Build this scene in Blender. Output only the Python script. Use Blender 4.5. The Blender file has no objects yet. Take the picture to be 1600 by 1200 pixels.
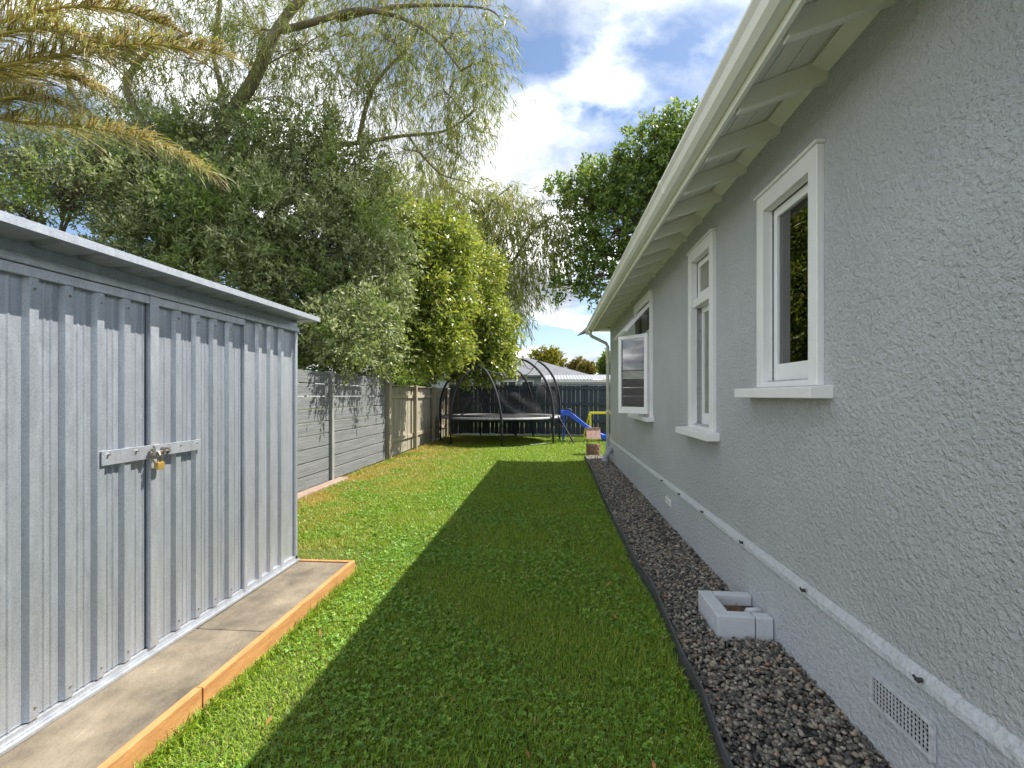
import bpy, math, random
import numpy as np
from mathutils import Vector

R = math.radians
S = bpy.context.scene
COL = S.collection
rng = np.random.default_rng(7)
random.seed(7)

# ------------------------------------------------------------------ camera
F, HC, V0 = 750.0, 1.45, 618.0
YAW = math.atan(62 / F)
cam = bpy.data.cameras.new('camera')
cam.sensor_width = 36.0
cam.lens = 36.0 * F / 1600
cam.shift_y = (V0 - 600) / 1600
cam.clip_start, cam.clip_end = 0.05, 3000
co = bpy.data.objects.new('camera', cam)
co.location = (0, 0, HC)
co.rotation_euler = (R(90), 0, YAW)
COL.objects.link(co)
S.camera = co

# ------------------------------------------------------------------ world and sun
SUN = Vector((0.66, 0.33, 1.0)).normalized()
W = bpy.data.worlds.new('World')
S.world = W
W.use_nodes = True
nt = W.node_tree
nt.nodes.clear()
def N(t, tree=None, **kw):
    n = (tree or nt).nodes.new(t)
    for k, v in kw.items():
        setattr(n, k, v)
    return n
def L(a, b, tree=None):
    (tree or nt).links.new(a, b)
out = N('ShaderNodeOutputWorld')
sky = N('ShaderNodeTexSky', sky_type='NISHITA', sun_disc=False)
sky.sun_elevation = math.asin(SUN.z)
sky.sun_rotation = math.atan2(SUN.x, SUN.y)
sky.air_density, sky.dust_density, sky.ozone_density = 1.0, 0.6, 1.6
bg1 = N('ShaderNodeBackground'); bg1.inputs[1].default_value = 0.05
L(sky.outputs[0], bg1.inputs[0])
tc = N('ShaderNodeTexCoord')
sep = N('ShaderNodeSeparateXYZ'); L(tc.outputs['Generated'], sep.inputs[0])
def M(op, a, b=None, c=None):
    n = N('ShaderNodeMath', operation=op)
    for i, x in enumerate((a, b, c)):
        if x is None: continue
        if isinstance(x, (int, float)): n.inputs[i].default_value = x
        else: L(x, n.inputs[i])
    return n.outputs[0]
zc = M('ADD', M('MAXIMUM', sep.outputs[2], 0.0), 0.22)
cx, cy = M('DIVIDE', sep.outputs[0], zc), M('DIVIDE', sep.outputs[1], zc)
cmb = N('ShaderNodeCombineXYZ'); L(cx, cmb.inputs[0]); L(cy, cmb.inputs[1]); cmb.inputs[2].default_value = 44.7
def noise(vec, scale, detail, rough, dist=0.0):
    n = N('ShaderNodeTexNoise')
    n.inputs['Scale'].default_value = scale; n.inputs['Detail'].default_value = detail
    n.inputs['Roughness'].default_value = rough; n.inputs['Distortion'].default_value = dist
    L(vec, n.inputs['Vector']); return n.outputs[0]
def ramp(fac, stops):
    n = N('ShaderNodeValToRGB'); L(fac, n.inputs[0])
    e = n.color_ramp.elements
    while len(e) < len(stops): e.new(0.5)
    for k, (p, c) in zip(e, stops): k.position = p; k.color = (*c, 1)
    return n.outputs[0]
n1 = noise(cmb.outputs[0], 1.15, 9, 0.56, 0.25)
mask = ramp(n1, [(0.42, (0, 0, 0)), (0.53, (1, 1, 1))])
n2 = noise(cmb.outputs[0], 1.9, 7, 0.55, 0.2)
shade = ramp(n2, [(0.36, (0.15, 0.165, 0.195)), (0.49, (0.37, 0.385, 0.415)), (0.63, (1.1, 1.1, 1.09))])
bg2 = N('ShaderNodeBackground'); bg2.inputs[1].default_value = 1.0
L(shade, bg2.inputs[0])
mx = N('ShaderNodeMixShader'); L(mask, mx.inputs[0]); L(bg1.outputs[0], mx.inputs[1]); L(bg2.outputs[0], mx.inputs[2])
L(mx.outputs[0], out.inputs[0])

sun = bpy.data.lights.new('sun', 'SUN')
sun.energy, sun.angle, sun.color = 2.8, R(0.53), (1.0, 0.94, 0.84)
so = bpy.data.objects.new('sun', sun)
so.rotation_euler = (-SUN).to_track_quat('-Z', 'Y').to_euler()
so.location = (6, 3, 12)
COL.objects.link(so)

S.view_settings.view_transform = 'Standard'
S.view_settings.look = 'None'
S.view_settings.exposure = 1.88
S.view_settings.gamma = 1.0
S.render.engine = 'CYCLES'
S.cycles.max_bounces = 8
S.cycles.transparent_max_bounces = 24
S.cycles.use_denoising = True

# ------------------------------------------------------------------ helpers
def ray(u, v):
    x = (u - 800) / F; z = (V0 - v) / F
    return np.array((x * math.cos(YAW) - math.sin(YAW), x * math.sin(YAW) + math.cos(YAW), z))
def onX(u, v, X): r = ray(u, v); t = X / r[0]; return np.array((X, r[1] * t, HC + r[2] * t))
def onY(u, v, Y): r = ray(u, v); t = Y / r[1]; return np.array((r[0] * t, Y, HC + r[2] * t))
def onZ(u, v, Z=0.0): r = ray(u, v); t = (Z - HC) / r[2]; return np.array((r[0] * t, r[1] * t, Z))

def tag(o, label=None, cat=None, group=None, kind=None):
    if label: o['label'] = label
    if cat: o['category'] = cat
    if group: o['group'] = group
    if kind: o['kind'] = kind
    return o
def empty(name, loc=(0, 0, 0), rz=0.0):
    o = bpy.data.objects.new(name, None); COL.objects.link(o)
    o.location = loc; o.rotation_euler = (0, 0, rz); o.empty_display_size = 0.1
    return o
def thing(name, label, cat, loc=(0, 0, 0), group=None):
    return tag(empty(name, loc), label, cat, group)
def parent_to(o, p):
    o.parent = p
    o.matrix_parent_inverse = p_inv(p)
def p_inv(p):
    from mathutils import Matrix
    m = Matrix.Identity(4)
    q = p
    chain = []
    while q is not None:
        chain.append(q); q = q.parent
    for q in reversed(chain):
        m = m @ (q.matrix_parent_inverse if q.parent else Matrix.Identity(4)) @ q.matrix_basis
    return m.inverted()

class MB:
    """collects faces; everything in world coordinates"""
    def __init__(s): s.v, s.f = [], []
    def add(s, vs, fs):
        o = len(s.v); s.v += [tuple(map(float, x)) for x in vs]; s.f += [tuple(i + o for i in f) for f in fs]; return s
    def box(s, x0, x1, y0, y1, z0, z1):
        vs = [(x0,y0,z0),(x1,y0,z0),(x1,y1,z0),(x0,y1,z0),(x0,y0,z1),(x1,y0,z1),(x1,y1,z1),(x0,y1,z1)]
        return s.add(vs, [(0,3,2,1),(4,5,6,7),(0,1,5,4),(1,2,6,5),(2,3,7,6),(3,0,4,7)])
    def prism(s, poly, axis, a, b):
        """poly: 2D points; extruded along axis ('x','y','z') from a to b"""
        def p3(p, t): return {'x': (t, p[0], p[1]), 'y': (p[0], t, p[1]), 'z': (p[0], p[1], t)}[axis]
        n = len(poly)
        vs = [p3(p, a) for p in poly] + [p3(p, b) for p in poly]
        fs = [tuple(range(n))[::-1], tuple(range(n, 2 * n))] + [(i, (i + 1) % n, n + (i + 1) % n, n + i) for i in range(n)]
        return s.add(vs, fs)
    def tube(s, pts, rad, k=6, caps=True):
        pts = np.array(pts, float); n = len(pts)
        rad = np.full(n, rad) if np.isscalar(rad) else np.array(rad, float)
        t = np.gradient(pts, axis=0); t /= (np.linalg.norm(t, axis=1)[:, None] + 1e-9)
        up = np.tile((0, 0, 1.0), (n, 1)); up[np.abs(t[:, 2]) > 0.9] = (1, 0, 0)
        a = np.cross(t, up); a /= np.linalg.norm(a, axis=1)[:, None] + 1e-9
        for i in range(1, n):
            if np.dot(a[i], a[i - 1]) < 0: a[i] = -a[i]
        b = np.cross(t, a)
        th = np.arange(k) / k * 2 * math.pi
        vs = (pts[:, None] + rad[:, None, None] * (np.cos(th)[None, :, None] * a[:, None] + np.sin(th)[None, :, None] * b[:, None])).reshape(-1, 3)
        fs = [(i * k + j, i * k + (j + 1) % k, (i + 1) * k + (j + 1) % k, (i + 1) * k + j) for i in range(n - 1) for j in range(k)]
        if caps: fs += [tuple(range(k))[::-1], tuple(range((n - 1) * k, n * k))]
        return s.add(vs, fs)
    def build(s, name, mat, parent=None, bevel=0.0, smooth=False):
        me = bpy.data.meshes.new(name)
        me.from_pydata(s.v, [], s.f); me.materials.append(mat)
        if smooth: me.polygons.foreach_set('use_smooth', [True] * len(me.polygons))
        o = bpy.data.objects.new(name, me); COL.objects.link(o)
        if bevel:
            m = o.modifiers.new('bevel', 'BEVEL'); m.width = bevel; m.segments = 2; m.limit_method = 'ANGLE'
        if parent is not None: parent_to(o, parent)
        return o
def box(name, mat, parent, *b, bevel=0.0): return MB().box(*b).build(name, mat, parent, bevel)

def np_mesh(name, verts, faces, mat, parent=None, attr=None, smooth=False):
    """faces: (n,k) int array of equal-sized faces; attr: per-vertex float 'rnd'"""
    me = bpy.data.meshes.new(name)
    verts = np.asarray(verts, np.float32); faces = np.asarray(faces, np.int32)
    n, k = faces.shape
    me.vertices.add(len(verts)); me.vertices.foreach_set('co', verts.ravel())
    me.loops.add(n * k); me.loops.foreach_set('vertex_index', faces.ravel())
    me.polygons.add(n); me.polygons.foreach_set('loop_start', np.arange(0, n * k, k, dtype=np.int32))
    me.polygons.foreach_set('loop_total', np.full(n, k, np.int32))
    if smooth: me.polygons.foreach_set('use_smooth', np.ones(n, bool))
    me.update(calc_edges=True)
    if attr is not None:
        a = me.attributes.new('rnd', 'FLOAT', 'POINT'); a.data.foreach_set('value', np.asarray(attr, np.float32))
    me.materials.append(mat)
    o = bpy.data.objects.new(name, me); COL.objects.link(o)
    if parent is not None: parent_to(o, parent)
    return o

# ------------------------------------------------------------------ materials
def mat(name, c1, c2=None, scale=8.0, rough=0.6, metal=0.0, bump=0.0, bscale=60.0, stretch=(1, 1, 1), spec=0.5, detail=6, c3=None):
    m = bpy.data.materials.new(name); m.use_nodes = True
    t = m.node_tree; p = t.nodes['Principled BSDF']
    p.inputs['Roughness'].default_value = rough; p.inputs['Metallic'].default_value = metal
    p.inputs['Specular IOR Level'].default_value = spec
    p.inputs['Base Color'].default_value = (*c1, 1)
    g = N('ShaderNodeNewGeometry', t)
    mp = N('ShaderNodeMapping', t); mp.inputs['Scale'].default_value = stretch; L(g.outputs['Position'], mp.inputs[0], t)
    if c2 is not None:
        n = N('ShaderNodeTexNoise', t); n.inputs['Scale'].default_value = scale; n.inputs['Detail'].default_value = detail
        n.inputs['Roughness'].default_value = 0.62
        L(mp.outputs[0], n.inputs['Vector'], t)
        r = N('ShaderNodeValToRGB', t); L(n.outputs[0], r.inputs[0], t)
        e = r.color_ramp.elements; e[0].position, e[1].position = 0.33, 0.67
        e[0].color, e[1].color = (*c1, 1), (*c2, 1)
        if c3 is not None:
            x = e.new(0.78); x.color = (*c3, 1)
        L(r.outputs[0], p.inputs['Base Color'], t)
    if bump:
        n = N('ShaderNodeTexNoise', t); n.inputs['Scale'].default_value = bscale; n.inputs['Detail'].default_value = 4
        L(mp.outputs[0], n.inputs['Vector'], t)
        b = N('ShaderNodeBump', t); b.inputs['Strength'].default_value = 1.0; b.inputs['Distance'].default_value = bump
        L(n.outputs[0], b.inputs['Height'], t); L(b.outputs[0], p.inputs['Normal'], t)
    return m

def leaf_mat(name, stops, trans=0.35, rough=0.45, gloss=0.5, patch=None):
    m = bpy.data.materials.new(name); m.use_nodes = True
    t = m.node_tree; p = t.nodes['Principled BSDF']; o = t.nodes['Material Output']
    a = N('ShaderNodeAttribute', t, attribute_name='rnd')
    r = N('ShaderNodeValToRGB', t); L(a.outputs['Fac'], r.inputs[0], t)
    e = r.color_ramp.elements
    while len(e) < len(stops): e.new(0.5)
    for k, (q, c) in zip(e, stops): k.position = q; k.color = (*c, 1)
    col = r.outputs[0]
    if patch:
        g = N('ShaderNodeNewGeometry', t)
        n = N('ShaderNodeTexNoise', t); n.inputs['Scale'].default_value = patch[0]; n.inputs['Detail'].default_value = 5
        L(g.outputs['Position'], n.inputs['Vector'], t)
        rr = N('ShaderNodeMapRange', t); rr.inputs[1].default_value, rr.inputs[2].default_value = patch[2], patch[3]
        L(n.outputs[0], rr.inputs[0], t)
        fac = rr.outputs[0]
        if len(patch) > 4:      # dry lawn strip that follows the fence foot
            sx = N('ShaderNodeSeparateXYZ', t); L(g.outputs['Position'], sx.inputs[0], t)
            mr = N('ShaderNodeMapRange', t); mr.inputs[1].default_value, mr.inputs[2].default_value = patch[4]
            mr.inputs[3].default_value, mr.inputs[4].default_value = 1.0, 0.12
            L(sx.outputs[0], mr.inputs[0], t)
            mm = N('ShaderNodeMath', t, operation='MULTIPLY'); L(fac, mm.inputs[0], t); L(mr.outputs[0], mm.inputs[1], t); fac = mm.outputs[0]
        mi = N('ShaderNodeMix', t, data_type='RGBA'); L(fac, mi.inputs[0], t); L(col, mi.inputs[6], t)
        mi.inputs[7].default_value = (*patch[1], 1); col = mi.outputs[2]
    L(col, p.inputs['Base Color'], t)
    p.inputs['Roughness'].default_value = rough; p.inputs['Specular IOR Level'].default_value = gloss
    tr = N('ShaderNodeBsdfTranslucent', t)
    hs = N('ShaderNodeHueSaturation', t); hs.inputs['Value'].default_value = 1.35; hs.inputs['Saturation'].default_value = 1.1; hs.inputs['Hue'].default_value = 0.49
    L(col, hs.inputs['Color'], t); L(hs.outputs[0], tr.inputs[0], t)
    ms = N('ShaderNodeMixShader', t); ms.inputs[0].default_value = trans
    L(p.outputs[0], ms.inputs[1], t); L(tr.outputs[0], ms.inputs[2], t); L(ms.outputs[0], o.inputs[0], t)
    return m

def roughcast(name, c1, c2, dist):
    m = bpy.data.materials.new(name); m.use_nodes = True
    t = m.node_tree; p = t.nodes['Principled BSDF']; p.inputs['Roughness'].default_value = 0.62
    p.inputs['Specular IOR Level'].default_value = 0.35
    g = N('ShaderNodeNewGeometry', t)
    def nz(scale, det, ro, dd=0.0):
        n = N('ShaderNodeTexNoise', t); n.inputs['Scale'].default_value = scale; n.inputs['Detail'].default_value = det
        n.inputs['Roughness'].default_value = ro; n.inputs['Distortion'].default_value = dd
        L(g.outputs['Position'], n.inputs['Vector'], t); return n.outputs[0]
    def mr(x, a, b):
        n = N('ShaderNodeMapRange', t, interpolation_type='SMOOTHSTEP'); n.inputs[1].default_value, n.inputs[2].default_value = a, b
        L(x, n.inputs[0], t); return n.outputs[0]
    v = N('ShaderNodeTexVoronoi', t, feature='SMOOTH_F1'); v.inputs['Scale'].default_value = 75; v.inputs['Smoothness'].default_value = 0.35
    L(g.outputs['Position'], v.inputs['Vector'], t)
    sc_ = N('ShaderNodeSeparateColor', t); L(v.outputs['Color'], sc_.inputs[0], t)
    lm = N('ShaderNodeMath', t, operation='MULTIPLY'); L(mr(v.outputs['Distance'], 0.58, 0.08), lm.inputs[0], t); L(mr(sc_.outputs[0], 0.25, 0.8), lm.inputs[1], t)
    lumps = lm.outputs[0]
    mid = nz(46, 4, 0.62)
    lw = N('ShaderNodeMath', t, operation='MULTIPLY'); L(lumps, lw.inputs[0], t); lw.inputs[1].default_value = 0.22
    mul = N('ShaderNodeMath', t, operation='MULTIPLY_ADD'); L(mid, mul.inputs[0], t); mul.inputs[1].default_value = 1.5; L(lw.outputs[0], mul.inputs[2], t)
    fine = nz(170, 3, 0.6)
    ad = N('ShaderNodeMath', t, operation='MULTIPLY_ADD'); L(fine, ad.inputs[0], t); ad.inputs[1].default_value = 0.28; L(mul.outputs[0], ad.inputs[2], t)
    big = nz(9, 3, 0.5)
    ad2 = N('ShaderNodeMath', t, operation='MULTIPLY_ADD'); L(big, ad2.inputs[0], t); ad2.inputs[1].default_value = 0.5; L(ad.outputs[0], ad2.inputs[2], t)
    b = N('ShaderNodeBump', t); b.inputs['Distance'].default_value = dist; b.inputs['Strength'].default_value = 1.0
    L(ad2.outputs[0], b.inputs['Height'], t); L(b.outputs[0], p.inputs['Normal'], t)
    mi = N('ShaderNodeMix', t, data_type='RGBA'); mi.inputs[6].default_value = (*c1, 1); mi.inputs[7].default_value = (*c2, 1)
    L(mr(nz(1.3, 5, 0.6), 0.35, 0.65), mi.inputs[0], t); L(mi.outputs[2], p.inputs['Base Color'], t)
    return m

def glass_mat(name, tint=(0.85, 0.9, 0.88), bump=0.0):
    m = bpy.data.materials.new(name); m.use_nodes = True
    t = m.node_tree; t.nodes.remove(t.nodes['Principled BSDF']); o = t.nodes['Material Output']
    tr = N('ShaderNodeBsdfTransparent', t); tr.inputs[0].default_value = (*tint, 1)
    gl = N('ShaderNodeBsdfGlossy', t); gl.inputs['Roughness'].default_value = 0.01
    fr = N('ShaderNodeFresnel', t); fr.inputs[0].default_value = 2.4
    if bump:
        n = N('ShaderNodeTexNoise', t); n.inputs['Scale'].default_value = 22; g = N('ShaderNodeNewGeometry', t); L(g.outputs['Position'], n.inputs['Vector'], t)
        b = N('ShaderNodeBump', t); b.inputs['Distance'].default_value = bump; L(n.outputs[0], b.inputs['Height'], t)
        L(b.outputs[0], gl.inputs['Normal'], t)
    ms = N('ShaderNodeMixShader', t); L(fr.outputs[0], ms.inputs[0], t); L(tr.outputs[0], ms.inputs[1], t); L(gl.outputs[0], ms.inputs[2], t)
    L(ms.outputs[0], o.inputs[0], t)
    return m

def net_mat():
    m = bpy.data.materials.new('net'); m.use_nodes = True
    t = m.node_tree; p = t.nodes['Principled BSDF']; o = t.nodes['Material Output']
    p.inputs['Base Color'].default_value = (0.012, 0.012, 0.014, 1); p.inputs['Roughness'].default_value = 0.7
    tr = N('ShaderNodeBsdfTransparent', t)
    ms = N('ShaderNodeMixShader', t); ms.inputs[0].default_value = 0.32
    L(tr.outputs[0], ms.inputs[1], t); L(p.outputs[0], ms.inputs[2], t); L(ms.outputs[0], o.inputs[0], t)
    return m

def galv(name, base=(0.50, 0.53, 0.57)):
    m = bpy.data.materials.new(name); m.use_nodes = True
    t = m.node_tree; p = t.nodes['Principled BSDF']
    p.inputs['Metallic'].default_value = 0.6
    g = N('ShaderNodeNewGeometry', t)
    v = N('ShaderNodeTexVoronoi', t); v.inputs['Scale'].default_value = 240; L(g.outputs['Position'], v.inputs['Vector'], t)
    mp = N('ShaderNodeMapping', t); mp.inputs['Scale'].default_value = (1, 3, 0.35); L(g.outputs['Position'], mp.inputs[0], t)
    n = N('ShaderNodeTexNoise', t); n.inputs['Scale'].default_value = 7; n.inputs['Detail'].default_value = 8; n.inputs['Roughness'].default_value = 0.7
    L(mp.outputs[0], n.inputs['Vector'], t)
    sc = N('ShaderNodeSeparateColor', t); L(v.outputs['Color'], sc.inputs[0], t)
    a = N('ShaderNodeMath', t, operation='MULTIPLY_ADD'); L(sc.outputs[0], a.inputs[0], t); a.inputs[1].default_value = 0.34; L(n.outputs[0], a.inputs[2], t)
    r = N('ShaderNodeValToRGB', t); L(a.outputs[0], r.inputs[0], t); e = r.color_ramp.elements
    e[0].position, e[1].position = 0.38, 0.95
    e[0].color = (*[c * 0.80 for c in base], 1); e[1].color = (*[min(1, c * 1.22) for c in base], 1)
    L(r.outputs[0], p.inputs['Base Color'], t)
    # scratches
    mp2 = N('ShaderNodeMapping', t); mp2.inputs['Scale'].default_value = (1, 1.2, 0.5)
    L(g.outputs['Position'], mp2.inputs[0], t)
    n2 = N('ShaderNodeTexNoise', t); n2.inputs['Scale'].default_value = 22; n2.inputs['Detail'].default_value = 6; L(mp2.outputs[0], n2.inputs['Vector'], t)
    rr = N('ShaderNodeMapRange', t); rr.inputs[1].default_value, rr.inputs[2].default_value = 0.3, 0.7; rr.inputs[3].default_value, rr.inputs[4].default_value = 0.28, 0.46
    L(n2.outputs[0], rr.inputs[0], t); L(rr.outputs[0], p.inputs['Roughness'], t)
    b = N('ShaderNodeBump', t); b.inputs['Distance'].default_value = 0.0005; L(n.outputs[0], b.inputs['Height'], t); L(b.outputs[0], p.inputs['Normal'], t)
    return m

m_wall = roughcast('roughcast_grey', (0.53, 0.55, 0.57), (0.58, 0.60, 0.62), 0.022)
m_plinth = roughcast('roughcast_plinth', (0.52, 0.55, 0.585), (0.57, 0.60, 0.635), 0.017)
m_band = mat('band_paint', (0.47, 0.495, 0.52), (0.53, 0.555, 0.58), 9, 0.7, bump=0.016, bscale=34)
m_white = mat('white_paint', (0.76, 0.77, 0.77), (0.81, 0.82, 0.82), 6, 0.38, bump=0.0008, bscale=50)
m_cream = mat('cream_paint', (0.84, 0.83, 0.76), (0.87, 0.86, 0.80), 5, 0.45, bump=0.0012, bscale=40)
m_gutter = mat('gutter_paint', (0.78, 0.77, 0.71), (0.82, 0.81, 0.76), 4, 0.35)
m_pipe = mat('pipe_cream', (0.66, 0.66, 0.60), (0.72, 0.72, 0.66), 6, 0.4)
m_pvc = mat('grey_pvc', (0.27, 0.29, 0.32), (0.33, 0.35, 0.38), 9, 0.45)
m_roof = mat('roof_metal', (0.16, 0.18, 0.20), (0.20, 0.22, 0.24), 3, 0.45, metal=0.2)
m_glass = glass_mat('window_glass')
m_glass_b = mat('obscure_glass', (0.17, 0.19, 0.15), (0.25, 0.27, 0.22), 5, 0.12, bump=0.006, bscale=30)
m_dark = mat('dark_room', (0.05, 0.05, 0.05), (0.07, 0.07, 0.065), 2, 0.9)
m_curtain = mat('curtain_cloth', (0.62, 0.62, 0.60), (0.7, 0.7, 0.68), 6, 0.9)
m_black = mat('black_metal', (0.014, 0.014, 0.016), (0.026, 0.026, 0.028), 12, 0.45)
m_foam = mat('black_foam', (0.014, 0.015, 0.018), (0.03, 0.03, 0.034), 25, 0.75, bump=0.003, bscale=40)
m_clip = mat('dark_clip', (0.03, 0.03, 0.035), (0.05, 0.05, 0.055), 30, 0.6)
m_galv = galv('galvanised_sheet', (0.40, 0.435, 0.49))
m_galv_l = galv('galvanised_trim', (0.45, 0.48, 0.53))
m_zinc = mat('zinc_hardware', (0.45, 0.44, 0.42), (0.25, 0.2, 0.16), 60, 0.4, metal=0.8)
m_brass = mat('brass', (0.72, 0.45, 0.10), (0.80, 0.52, 0.14), 40, 0.3, metal=0.7)
m_slab = mat('weathered_slab', (0.085, 0.072, 0.052), (0.215, 0.18, 0.13), 3.6, 0.9, bump=0.006, bscale=45, c3=(0.30, 0.26, 0.20), stretch=(1.3, 1.0, 1), detail=14)
m_board = mat('fresh_pine', (0.36, 0.165, 0.052), (0.50, 0.26, 0.095), 6, 0.75, bump=0.003, bscale=60, stretch=(6, 1.1, 7), c3=(0.30, 0.13, 0.045))
m_conc = mat('concrete_plank', (0.10, 0.108, 0.112), (0.205, 0.215, 0.22), 5, 0.85, bump=0.006, bscale=14, stretch=(3, 0.35, 16))
m_cpost = mat('concrete_post', (0.20, 0.21, 0.20), (0.28, 0.285, 0.27), 7, 0.9, bump=0.004, bscale=30)
m_wpost = mat('weathered_post', (0.24, 0.21, 0.15), (0.35, 0.31, 0.23), 5, 0.85, bump=0.004, bscale=25, stretch=(5, 5, 0.5))
m_pal = mat('weathered_paling', (0.22, 0.20, 0.15), (0.36, 0.33, 0.25), 5, 0.85, bump=0.004, bscale=25, stretch=(5, 5, 0.45), c3=(0.27, 0.28, 0.18))
m_navy = mat('navy_stain', (0.022, 0.034, 0.046), (0.036, 0.052, 0.068), 6, 0.7, bump=0.003, bscale=25, stretch=(6, 6, 0.5))
m_kerbc = mat('mowing_strip', (0.22, 0.155, 0.12), (0.32, 0.24, 0.19), 8, 0.9, bump=0.003)
m_edge = mat('edging_plastic', (0.045, 0.050, 0.055), (0.08, 0.085, 0.09), 10, 0.6, bump=0.003, bscale=20)
m_soil = mat('soil', (0.045, 0.062, 0.014), (0.085, 0.10, 0.025), 9, 0.95, bump=0.02, bscale=20)
m_gbase = mat('gravel_bed', (0.03, 0.03, 0.03), (0.06, 0.058, 0.055), 60, 0.9, bump=0.01, bscale=80)
m_block = mat('painted_block', (0.50, 0.53, 0.57), (0.57, 0.60, 0.635), 7, 0.6, bump=0.004, bscale=45)
m_needle = mat('pine_needles', (0.22, 0.09, 0.03), (0.36, 0.17, 0.06), 40, 0.8)
m_blue = mat('blue_plastic', (0.015, 0.09, 0.62), (0.02, 0.11, 0.68), 3, 0.32)
m_yellow = mat('yellow_plastic', (0.75, 0.66, 0.02), (0.82, 0.72, 0.03), 3, 0.4)
m_rim = mat('rim_pad', (0.20, 0.21, 0.22), (0.30, 0.31, 0.32), 8, 0.6)
m_mat = mat('jump_mat', (0.012, 0.012, 0.014), (0.02, 0.02, 0.022), 8, 0.8)
m_net = net_mat()
m_shing = mat('clay_shingle', (0.33, 0.20, 0.17), (0.43, 0.29, 0.25), 14, 0.85, bump=0.003)
m_brick = mat('old_brick', (0.17, 0.10, 0.07), (0.26, 0.17, 0.12), 18, 0.9, bump=0.004)
m_timber = mat('brown_timber', (0.22, 0.14, 0.08), (0.30, 0.2, 0.12), 12, 0.8)
m_bark = mat('bark', (0.085, 0.065, 0.045), (0.16, 0.125, 0.09), 9, 0.95, bump=0.02, bscale=18, stretch=(3, 3, 0.7))
m_bark_l = mat('bark_light', (0.15, 0.12, 0.09), (0.26, 0.22, 0.17), 9, 0.95, bump=0.015, bscale=18, stretch=(3, 3, 0.7))
m_nwall = mat('neighbour_wall', (0.42, 0.43, 0.52), (0.46, 0.47, 0.56), 2, 0.7)
m_nwall2 = mat('neighbour_weatherboard', (0.36, 0.40, 0.42), (0.40, 0.44, 0.46), 2, 0.7)
m_nroof = mat('neighbour_roof', (0.11, 0.12, 0.135), (0.15, 0.16, 0.18), 2, 0.6)
m_nwin = mat('neighbour_pane', (0.05, 0.06, 0.07), (0.08, 0.09, 0.10), 2, 0.15)

# ------------------------------------------------------------------ ground
g = MB(); n = 24
xs = np.concatenate(([-600, -120, -40], np.linspace(-12, 12, n), [40, 120, 600])); ys = np.concatenate(([-300, -60, -15], np.linspace(-6, 40, n), [70, 200, 900]))
for x in xs:
    for y in ys: g.v.append((x, y, 0.0))
w = len(ys)
g.f = [(i * w + j, (i + 1) * w + j, (i + 1) * w + j + 1, i * w + j + 1) for i in range(len(xs) - 1) for j in range(w - 1)]
tag(g.build('ground', m_soil), kind='structure')

# edging curve (x as a function of y), from the photograph
EY = np.array([-2.0, 1.0, 1.94, 2.33, 2.56, 2.99, 3.49, 4.11, 5.36, 7.24, 9.3, 11.35])
EX = np.array([0.66, 0.66, 0.674, 0.71, 0.695, 0.725, 0.735, 0.70, 0.71, 0.725, 0.755, 0.783])
def edge_x(y): return np.interp(y, EY, EX)
XW, YEND = 1.32, 11.0

gb = MB(); yy = np.linspace(-2, 11.5, 60)
gb.v = [(float(edge_x(y)), float(y), 0.012) for y in yy] + [(XW + 0.05, float(y), 0.012) for y in yy]
gb.f = [(i, 60 + i, 61 + i, i + 1) for i in range(59)]
tag(gb.build('gravel_bed', m_gbase), kind='structure')

# plastic edging strip, wavy
e = MB(); yy = np.linspace(-2, 11.45, 120)
h = 0.068 + 0.014 * np.sin(yy * 2.1) + 0.008 * np.sin(yy * 5.3 + 1) + 0.035 * np.exp(-((yy - 2.5) / .7) ** 2)
ex = edge_x(yy); lean = 0.012 * np.sin(yy * 1.7)
prof = [(-0.006, 0), (0.006, 0), (0.006, 1), (-0.006, 1)]
for i in range(120):
    for px, pz in prof: e.v.append((float(ex[i] + px + lean[i] * pz), float(yy[i]), float(-0.02 + pz * (h[i] + 0.02))))
for i in range(119):
    for j in range(4): e.f.append((i * 4 + j, i * 4 + (j + 1) % 4, i * 4 + 4 + (j + 1) % 4, i * 4 + 4 + j))
e.f += [(0, 1, 2, 3), (476, 479, 478, 477)]
eo = e.build('lawn_edging', m_edge)
tag(eo, 'black plastic edging strip between the lawn and the pebble bed', 'edging')

# pebbles
def icosphere(sub):
    t = (1 + 5 ** 0.5) / 2
    v = [(-1,t,0),(1,t,0),(-1,-t,0),(1,-t,0),(0,-1,t),(0,1,t),(0,-1,-t),(0,1,-t),(t,0,-1),(t,0,1),(-t,0,-1),(-t,0,1)]
    f = [(0,11,5),(0,5,1),(0,1,7),(0,7,10),(0,10,11),(1,5,9),(5,11,4),(11,10,2),(10,7,6),(7,1,8),(3,9,4),(3,4,2),(3,2,6),(3,6,8),(3,8,9),(4,9,5),(2,4,11),(6,2,10),(8,6,7),(9,8,1)]
    v = [np.array(x) / np.linalg.norm(x) for x in v]
    for _ in range(sub):
        c, nf = {}, []
        def mid(a, b):
            k = (min(a, b), max(a, b))
            if k not in c:
                q = v[a] + v[b]; v.append(q / np.linalg.norm(q)); c[k] = len(v) - 1
            return c[k]
        for a, b, d in f:
            ab, bd, da = mid(a, b), mid(b, d), mid(d, a)
            nf += [(a, ab, da), (b, bd, ab), (d, da, bd), (ab, bd, da)]
        f = nf
    return np.array(v), np.array(f)
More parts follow.
